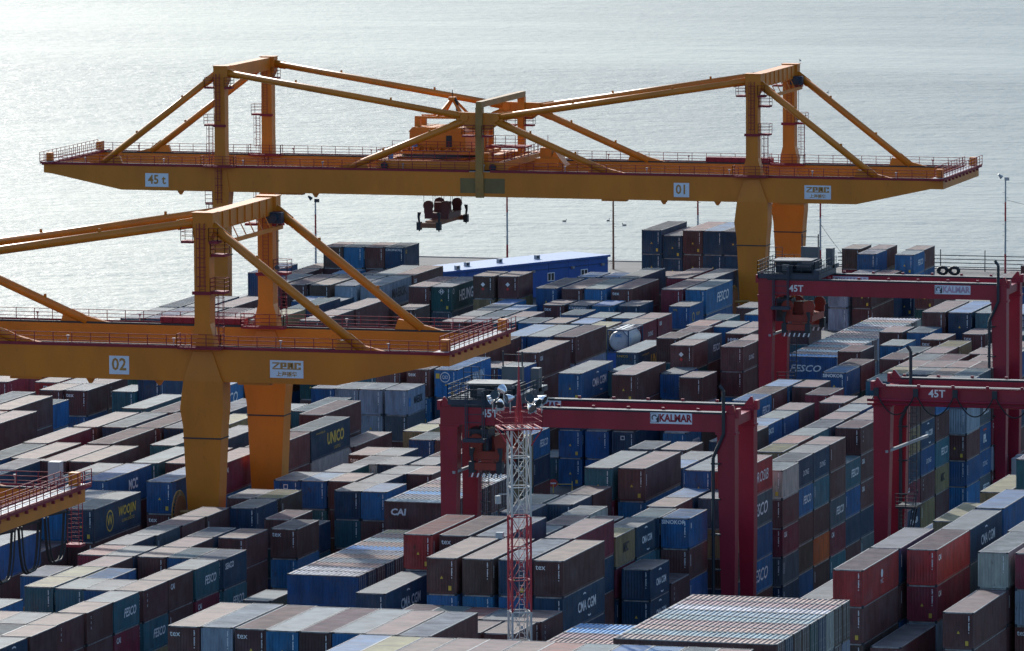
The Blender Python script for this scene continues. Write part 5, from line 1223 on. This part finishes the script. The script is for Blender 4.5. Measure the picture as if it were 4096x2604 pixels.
    if trolley is not None:
        tx = trolley; t = thing('crane_trolley', f"dark machinery trolley with railings on top of the {label.split(' ')[0]} red gantry", 'crane trolley', (tx, Yf+3.8, 21.36), 'dark trolleys on the red gantries')
        ya, yb = Yf+.1, Yf+ny+1.0
        mb = MB(); mb.box(tx-3.4, tx+3.0, ya, yb, 21.37, 21.85); mb.box(tx+2.4, tx+3.0, ya, yb+1.2, 21.85, 22.3); bp(mb, 'trolley_frame', M['navy'], t)
        mb = MB(); mb.box(tx-1.9, tx+2.2, ya+1.6, ya+4.6, 21.85, 23.0); mb.box(tx-1.0, tx+.1, ya+.6, ya+1.5, 21.85, 22.7); mb.disc((tx+1.2, ya+1.2, 22.4), (1, 0, 0), .5, 1.4, 0, 16); bp(mb, 'machinery', M['dark'], t)
        mb = MB(); mb.plate_xz([(tx-2.3, 23.0), (tx+1.9, 23.05), (tx+1.9, 23.14), (tx-2.3, 23.09)], ya+1.2, ya+4.4); mb.box(tx+1.0, tx+2.1, ya+.9, ya+1.8, 22.75, 23.0); mb.box(tx-.95, tx-.3, ya+.5, ya+.9, 22.1, 22.75); bp(mb, 'canopy', M['canopy'], t)
        mb = MB(); mb.box(tx-.3, tx+1.5, yb-1.6, yb-.9, 21.85, 24.1); mb.box(tx+2.3, tx+3.0, yb-1.6, yb-.6, 21.85, 24.0); bp(mb, 'electrical_cabinet', M['canopy'], t)
        mb = MB()
        for x in (tx-.25, tx+1.45): mb.bar((x, yb-1.3, 24.1), (x, yb-1.3, 25.4), .07, 0, 5)
        mb.bar((tx-.25, yb-1.3, 25.1), (tx+1.45, yb-1.3, 25.1), .05, 0, 4)
        for p in ((tx-3.4, ya), (tx+3.0, ya)): pass
        for a, b in (((tx-3.4, ya), (tx+2.3, ya)), ((tx-3.4, ya), (tx-3.4, yb)), ((tx+3.0, ya), (tx+3.0, yb)), ((tx-3.4, yb), (tx-.4, yb)), ((tx-3.4, ya+1.5), (tx-2.0, ya+1.5))): rail(mb, (*a, 21.85), (*b, 21.85), 1.25, 1.1, .036)
        rail(mb, (tx-3.4, yb-2.6, 22.6), (tx-2.0, yb-2.6, 22.6), 1.5, .7, .036)
        bp(mb, 'railing', M['dark'], t)
        mb = MB()
        for x in (tx-1.6, tx-.1):
            for yy in (Yf-.75, Yf-.15): mb.bar((x, yy, 18.6), (x, yy, 22.7), .06, 0, 4)
        for z in (18.6, 19.3, 20.0, 20.7, 21.5): mb.bar((tx-1.6, Yf-.75, z), (tx-.1, Yf-.75, z), .04, 0, 4)
        mb.box(tx-1.8, tx+.1, Yf-.85, Yf-.1, 18.3, 18.6); bp(mb, 'hanging_ladder', M['navy'], t)
        mb = MB(); cy0 = Yf+1.4; mb.box(tx-1.9, tx-.2, cy0, cy0+1.9, 16.9, 19.2); mb.bar((tx-1.0, cy0+1, 19.2), (tx-1.0, cy0+1, 21.4), .3, 0, 4); cb = bp(mb, 'operator_cab', M['navy'], t)
        mb = MB(); mb.box(tx-1.7, tx-.4, cy0-.02, cy0+.001, 17.3, 18.8); mb.build('window', M['glass'], cb)
    if festoon:
        for i in range(7):
            xa = x0+.45+i*3.5; mb = MB(); pts = [(xa+3.3*k/14, Yf-.45, 20.6-1.7*(1-(2*k/14-1)**2)) for k in range(15)]; mb.path(pts, .06, 0, 5); bp(mb, 'festoon_cable', M['rubber'], root)
            mb = MB(); mb.box(xa-.32, xa+.12, Yf-.55, Yf-.35, 20.5, 21.2); mb.bar((xa-.3, Yf-.45, 20.5), (xa-.45, Yf-.45, 20.2), .05, 0, 4); bp(mb, 'cable_carrier', M['dark'], root)
    return root
rtg('far red gantry crane standing over stacks at right before the quay fence', 24.0, 49.6, 92.5, 27.3, [(48.8, 23.7, False)], [('45T', 27.3, 28.6, 20.15, 20.63, 'white', False), ('KALMAR', 42.25, 45.91, 20.2, 21.1, 'faded', False), ('KALMAR', 30.2, 33.9, 20.2, 21.1, 'faded', True)])
rtg('middle red gantry crane standing behind the white and red lattice mast', 24.55, 50.42, -21.0, 28.6, [(49.5, 23.7, False)], [('45T', 28.33, 29.6, 20.4, 21.0, 'white', False), ('KALMAR', 43.05, 46.69, 20.3, 21.22, 'rtgred', False), ('KALMAR', 29.7, 33.4, 20.3, 21.2, 'rtgred', True)])
rtg('rightmost red gantry crane with cable loops along its girder', 57.0, 82.5, 2.0, 78.0, [(58.9, 24.2, True)], [('45T', 61.98, 63.3, 20.45, 21.05, 'white', False)], festoon=True)
spreader('orange-red spreader with hazard stripes hanging under the middle red gantry', 28.5, -20.6, 15.6, 6.2, (M['spred'], M['spred']), 21.3, True)
spreader('orange-red spreader with hazard stripes hanging under the far red gantry', 27.9, 92.8, 15.9, 6.2, (M['spred'], M['spred']), 21.3, True)

# ------------------------------------------------------------------ lattice floodlight mast
ma = thing('lattice_mast', 'white and red lattice floodlight mast standing in front of the middle gantry', 'light mast', (50.0, -85.0, 0))
ang = R(28); hw = .72
def cp(i, z, s=1.0): return Vector((50.0+s*hw*1.414*math.cos(ang+math.pi/4+i*math.pi/2), -85.0+s*hw*1.414*math.sin(ang+math.pi/4+i*math.pi/2), z))
bands = [(0.0, 6.9, 'mastred'), (6.9, 13.65, 'mastwhite'), (13.65, 20.85, 'mastred'), (20.85, 27.6, 'mastwhite')]
bands = [(0.0, 6.9, 'mastred'), (6.9, 13.7, 'mastwhite'), (13.7, 20.9, 'mastred'), (20.9, 27.6, 'mastwhite')]
for z0, z1, mt in bands:
    mb = MB()
    for i in range(4): mb.bar(cp(i, z0+.02), cp(i, z1-.02), .085, 0, 8)
    bp(mb, 'corner_post', M[mt], ma)
    n = 3; hgt = (z1-z0)/n; mb = MB(); rg = MB()
    for k in range(n):
        a, b = z0+k*hgt, z0+(k+1)*hgt
        for i in range(4):
            mb.bar(cp(i, a), cp((i+1) % 4, b), .032, 0, 4); mb.bar(cp((i+1) % 4, a), cp(i, b), .032, 0, 4)
            c = (cp(i, a)+cp((i+1) % 4, b))/2; nrm = Vector((c.x-50, c.y+85, 0)).normalized(); mb.bar(c-nrm*.02, c+nrm*.02, .14, 0, 4)
            rg.bar(cp(i, b), cp((i+1) % 4, b), .05, 0, 4)
    bp(mb, 'cross_bracing', M[mt], ma); tag(bp(rg, 'ring_frame', M[mt], ma), kind='stuff')
mb = MB()
for i in range(75): mb.bar((49.9, -84.8, .5+i*.36), (50.3, -84.8, .5+i*.36), .02, 0, 4)
for x in (49.9, 50.3): mb.bar((x, -84.8, 0), (x, -84.8, 27.6), .025, 0, 4)
bp(mb, 'ladder', M['mastwhite'], ma)
mb = MB()
for i in range(4):
    mb.bar(cp(i, 26.2), cp(i, 27.55, 2.0), .05, 0, 4); mb.bar(cp(i, 27.6, 2.05), cp((i+1) % 4, 27.6, 2.05), .07, 0, 4)
bp(mb, 'platform_frame', M['mastred'], ma)
mb = MB()
for i in range(7):
    f = i/6; mb.bar(cp(0, 27.62, 2.0).lerp(cp(1, 27.62, 2.0), f), cp(3, 27.62, 2.0).lerp(cp(2, 27.62, 2.0), f), .05, 0, 4)
for i in range(4): rail(mb, cp(i, 27.7, 2.05), cp((i+1) % 4, 27.7, 2.05), 1.25, 1.5, .016, 0, False)
for i in range(4):
    for f in (.2, .5, .8):
        c = cp(i, 28.95, 2.05).lerp(cp((i+1) % 4, 28.95, 2.05), f); mb.box(c.x-.16, c.x+.16, c.y-.1, c.y+.1, c.z, c.z+.04)
bp(mb, 'platform', M['mastred'], ma)
mb = MB()
for i in range(4): mb.bar(cp(i, 27.6, .35), (50, -85, 31.6), .045, 0, 5)
mb.bar((50, -85, 28), (50, -85, 32.2), .13, 0, 8, .06); mb.bar((50, -85, 32.2), (50, -85, 33.6), .03, 0, 5, .012); bp(mb, 'antenna_spire', M['mastred'], ma)
mb = MB(); mb.box(48.55, 48.95, -85.9, -85.6, 28.9, 29.6); bp(mb, 'control_box', M['steelgrey'], ma)
for k, (x, y, z, ax, ay, az) in enumerate(((48.3, -86.2, 29.9, -.8, -.5, -.45), (48.7, -86.5, 30.15, -.2, -.9, .25), (48.9, -86.3, 29.6, .1, -.8, -.55), (48.65, -84.4, 30.3, -.7, .6, .3), (49.7, -86.3, 29.95, -.5, -.5, -.1), (51.1, -86.2, 29.9, .5, -.7, .35), (51.6, -86.0, 29.7, .85, -.5, -.3), (51.95, -85.6, 29.9, .9, -.3, -.35), (51.3, -86.4, 29.35, .7, -.6, -.45))):
    d_ = Vector((ax, ay, az)).normalized(); c = Vector((x, y, z)); mb = MB(); prof = [(-.34, .08), (-.2, .16), (0, .27), (.2, .33), (.34, .36)]
    for (a, ra), (b, rb) in zip(prof[:-1], prof[1:]): mb.bar(c+d_*a, c+d_*b, ra, 0, 16, rb, False)
    lp = bp(mb, 'floodlight', M['lamp'], ma, True)
    mb = MB(); mb.bar(c+d_*.25, c+d_*.27, .34, 0, 16); mb.build('lens', M['glass'], lp)
    mb = MB(); mb.bar(c-Vector((0, 0, .1)), c-Vector((0, 0, z-28.8 if z > 29 else .5)), .05, 0, 5); mb.build('bracket', M['galv'], lp)
for x, z in ((48.9, 10.2), (51.1, 10.2), (49.9, 10.0)):
    mb = MB(); mb.bar((50+(x-50)*.8, -86.0, z-.3), (50+(x-50)*1.5, -86.3, z+.5), .09, 0, 6); mb.bar((50+(x-50)*.8, -86.0, z-.3), (50+(x-50)*.8, -86.0, z-.7), .15, 0, 4); bp(mb, 'security_camera', M['steelgrey'], ma)
mb = MB(); mb.bar((48.6, -85.9, 21.9), (48.6, -85.9, 22.5), .22, 0, 12); mb.bar((48.6, -85.8, 22.6), (49.2, -85.5, 22.6), .05, 0, 5); bp(mb, 'security_camera', M['steelgrey'], ma)
mb = MB(); mb.box(48.45, 49.0, -86.1, -85.7, 19.3, 19.75); bp(mb, 'junction_box', M['steelgrey'], ma)

# ------------------------------------------------------------------ shed, poles, fence, small things
A = Vector((-60.5, 255.1, 0)); C_ = Vector((-44.6, 285.1, 0)); u = (C_-A).normalized(); nrm = Vector((-u.y, u.x, 0)); LW = (C_-A).length
sh = thing('storage_shed', 'long bright blue shed with white windows and flat roof by the quay', 'shed', C_); sh.rotation_euler = (0, 0, math.atan2(u.y, u.x))
mb = MB(); mb.box(-LW, 0, 0, 6.6, 0, 4.45); wl = mb.build('wall', M['shed'], sh)
for i in range(9):
    mb = MB(); mb.box(-LW+i*(LW/9)+.02, -LW+(i+1)*(LW/9)-.02, -.05, -.002, .1, 4.4); mb.build('panel', M['shed'], wl)
mb = MB(); mb.plate_xz([(-LW-.2, 4.452), (.15, 4.452), (.15, 4.62), (-LW-.2, 4.62)], -.35, 6.9); rf = mb.build('roof', M['shedroof'], sh)
mb = MB(); mb.box(-LW-.2, .15, -.37, -.352, 4.35, 4.62); mb.build('fascia', M['shed'], rf)
for x in (-10.9, -4.6, -17.5):
    mb = MB(); z0, z1 = 1.95, 3.05; xa, xb = x-.65, x+.65
    for p in ((xa, xb, z0, z0+.09), (xa, xb, z1-.09, z1), (xa, xa+.09, z0+.09, z1-.09), (xb-.09, xb, z0+.09, z1-.09), (x-.05, x+.05, z0+.09, z1-.09)): mb.box(p[0], p[1], -.14, -.051, p[2], p[3])
    wf = mb.build('window', M['frame'], sh); mb = MB(); mb.box(xa+.09, xb-.09, -.09, -.06, z0+.09, z1-.09); mb.build('pane', M['glass'], wf)
mb = MB(); mb.bar((-LW, -.12, 3.55), (0, -.12, 3.55), .03, 0, 5); mb.build('cable', M['dark'], sh)
for x in (-14.3, -6.9, -1.2): mb = MB(); mb.box(x-.2, x+.2, -.4, -.06, 3.3, 3.6); mb.build('wall_lamp', M['concrete'], sh)
for k, px in enumerate((1803, 1866, 1950, 2073, 2216)):
    x = -LW+(px-1740)/691*LW; mb = MB(); mb.box(x-.34, x+.34, .2 if k < 2 else 2.5, .62 if k < 2 else 2.95, 4.62, 5.15)
    ac = mb.build('air_conditioner', M['steelgrey'], sh)
    mb = MB(); yy = .199 if k < 2 else 2.499; mb.bar((x-.06, yy-.02, 4.9), (x-.06, yy, 4.9), .19, 0, 14); mb.build('fan_grille', M['dark'], ac)
POLES = [(1.4, 319, 12.6, 'rightmost quay lamp pole beside the quay fence'), (-24.1, 319, 12.2, 'banded quay lamp pole left of the far brown container block'), (-41.2, 319, 12.2, 'banded quay lamp pole behind the far navy container block'), (-51.2, 312, 12.0, 'rusty quay pole with many rungs right of the blue shed'), (-67.6, 317, 12.2, 'banded quay lamp pole rising behind the blue shed'), (-83.2, 280, 11.3, 'leftmost quay lamp pole, left of the far four-container block')]
for k, (x, y, h, lb) in enumerate(POLES):
    pt = thing('lamp_pole', lb, 'lamp pole', (x, y, 0), 'lamp poles along the quay')
    zs = [0, 2.6, 7.0, 9.6, h]
    for i, (a, b) in enumerate(zip(zs[:-1], zs[1:])):
        mb = MB(); mb.bar((0, 0, a), (0, 0, b), .15-.012*i, 0, 10, .15-.012*(i+1)); mb.build('pole_section', M['mastred'] if i % 2 == 0 and k != 3 else (M['spbrown'] if k == 3 else M['steelgrey']), pt)
    mb = MB()
    for i in range(int(h/.75)): s_ = 1 if i % 2 else -1; mb.bar((0, 0, .8+i*.72), (s_*.42, 0, .8+i*.72), .022, 0, 4)
    mb.build('climbing_rungs', M['dark'], pt)
    mb = MB(); mb.box(-.1, .5, -.2, .2, h-.1, h+.35); mb.bar((-.5, -.1, h+.3), (-.9, -.35, h+.75), .28, 0, 10, .1); mb.build('lamp_head', M['steelgrey'] if k == 0 else M['dark'], pt)
def wire(name, label, p, q, sag):
    mb = MB(); p = Vector(p); q = Vector(q); pts = []
    for i in range(17): f = i/16; c = p.lerp(q, f); c.z -= sag*4*f*(1-f); pts.append(c)
    mb.path(pts, .03, 0, 4); tag(mb.build(name, M['rope']), label, 'cable')
wire('overhead_cable', 'thin overhead cable sagging from rightmost quay pole to the right', (1.5, 319, 9.9), (30, 319, 9.0), 1.6)
wire('overhead_cable', 'thin cable running down from second quay pole beside brown block', (-24.0, 319, 6.0), (-19.2, 318, .6), .3)
fe = thing('quay_fence', 'dark four-rail fence along the quay edge at far right', 'fence', (5, 320.5, 0))
for z in (.55, 1.1, 1.6, 2.1):
    mb = MB(); mb.bar((-27, 0, z), (45, 0, z), .06, 0, 5); mb.build('rail', M['dark'], fe)
for i in range(12): mb = MB(); mb.bar((-25+i*6.1, 0, 0), (-25+i*6.1, 0, 2.9), .07, 0, 5); mb.build('post', M['dark'], fe)
for k, x in enumerate((-6.2, -4.6)):
    mb = MB(); n, m_ = 26, 8
    vs = [((.72+.3*math.cos(2*math.pi*j/m_)+(.06 if j in (7, 0, 1) and i % 2 else 0))*math.cos(2*math.pi*i/n), .34*math.sin(2*math.pi*j/m_), (.72+.3*math.cos(2*math.pi*j/m_)+(.06 if j in (7, 0, 1) and i % 2 else 0))*math.sin(2*math.pi*i/n)) for i in range(n) for j in range(m_)]
    mb.add(vs, [(i*m_+j, ((i+1) % n)*m_+j, ((i+1) % n)*m_+(j+1) % m_, i*m_+(j+1) % m_) for i in range(n) for j in range(m_)])
    o = mb.build('tyre', M['rubber']); o.scale = (.8, 1, .62); o.location = (x, 314.5, .64); tag(o, ('left' if k == 0 else 'right')+' of two big treaded tyres standing before the quay fence', 'tyre', 'big tyres by the quay fence')
ne = thing('road_barrier', 'yellow road barrier with round red no-entry sign on bare ground', 'barrier', (4.8, 84.0, 0)); ne.rotation_euler = (0, 0, R(12))
mb = MB(); mb.bar((0, 0, .85), (1.9, 0, .85), .05, 0, 5)
for x in (0, 1.9): mb.bar((x, -.3, 0), (x, 0, 1.15), .045, 0, 4); mb.bar((x, .3, 0), (x, 0, 1.15), .045, 0, 4)
mb.build('trestle', M['yellow'], ne)
mb = MB(); mb.disc((0, -.08, .95), (0, 1, 0), .42, .03, 0, 24); sg = mb.build('sign_disc', M['redprint'], ne); mb = MB(); mb.box(-.28, .28, -.11, -.097, .88, 1.02); mb.build('sign_bar', M['white'], sg)
for k, (x, y) in enumerate(((-84.06, 404.5), (-77.9, 406.8), (-75.95, 402.5), (-73.6, 400.1), (-136.8, 769.5), (-109.9, 681.1))):
    mb = MB(); s_ = 1.0; n = 8; prof = [(-.36, .03, .12), (-.2, .12, .08), (0, .15, .06), (.18, .11, .08), (.28, .04, .12)]
    for (a, ra, za), (b, rb, zb_) in zip(prof[:-1], prof[1:]): mb.bar((a, 0, za), (b, 0, zb_), ra, 0, n, rb)
    mb.bar((.2, 0, .1), (.27, 0, .34), .045, 0, 6); mb.bar((.24, 0, .36), (.36, 0, .36), .07, 0, 6, .02)
    o = mb.build('seabird', M['bird'], smooth=True); o.location = (x, y, -2.22); o.rotation_euler = (0, 0, k*1.1)
    tag(o, ['leftmost dark bird floating on the sea below crane 01', 'second dark bird floating above the blue shed', 'lowest dark bird floating on the sea above the shed', 'dark bird floating beside the rusty rung pole', 'tiny dark bird far out above crane 01 right end', 'tiny dark bird on water right of far crane stays'][k], 'bird', 'birds floating on the sea')
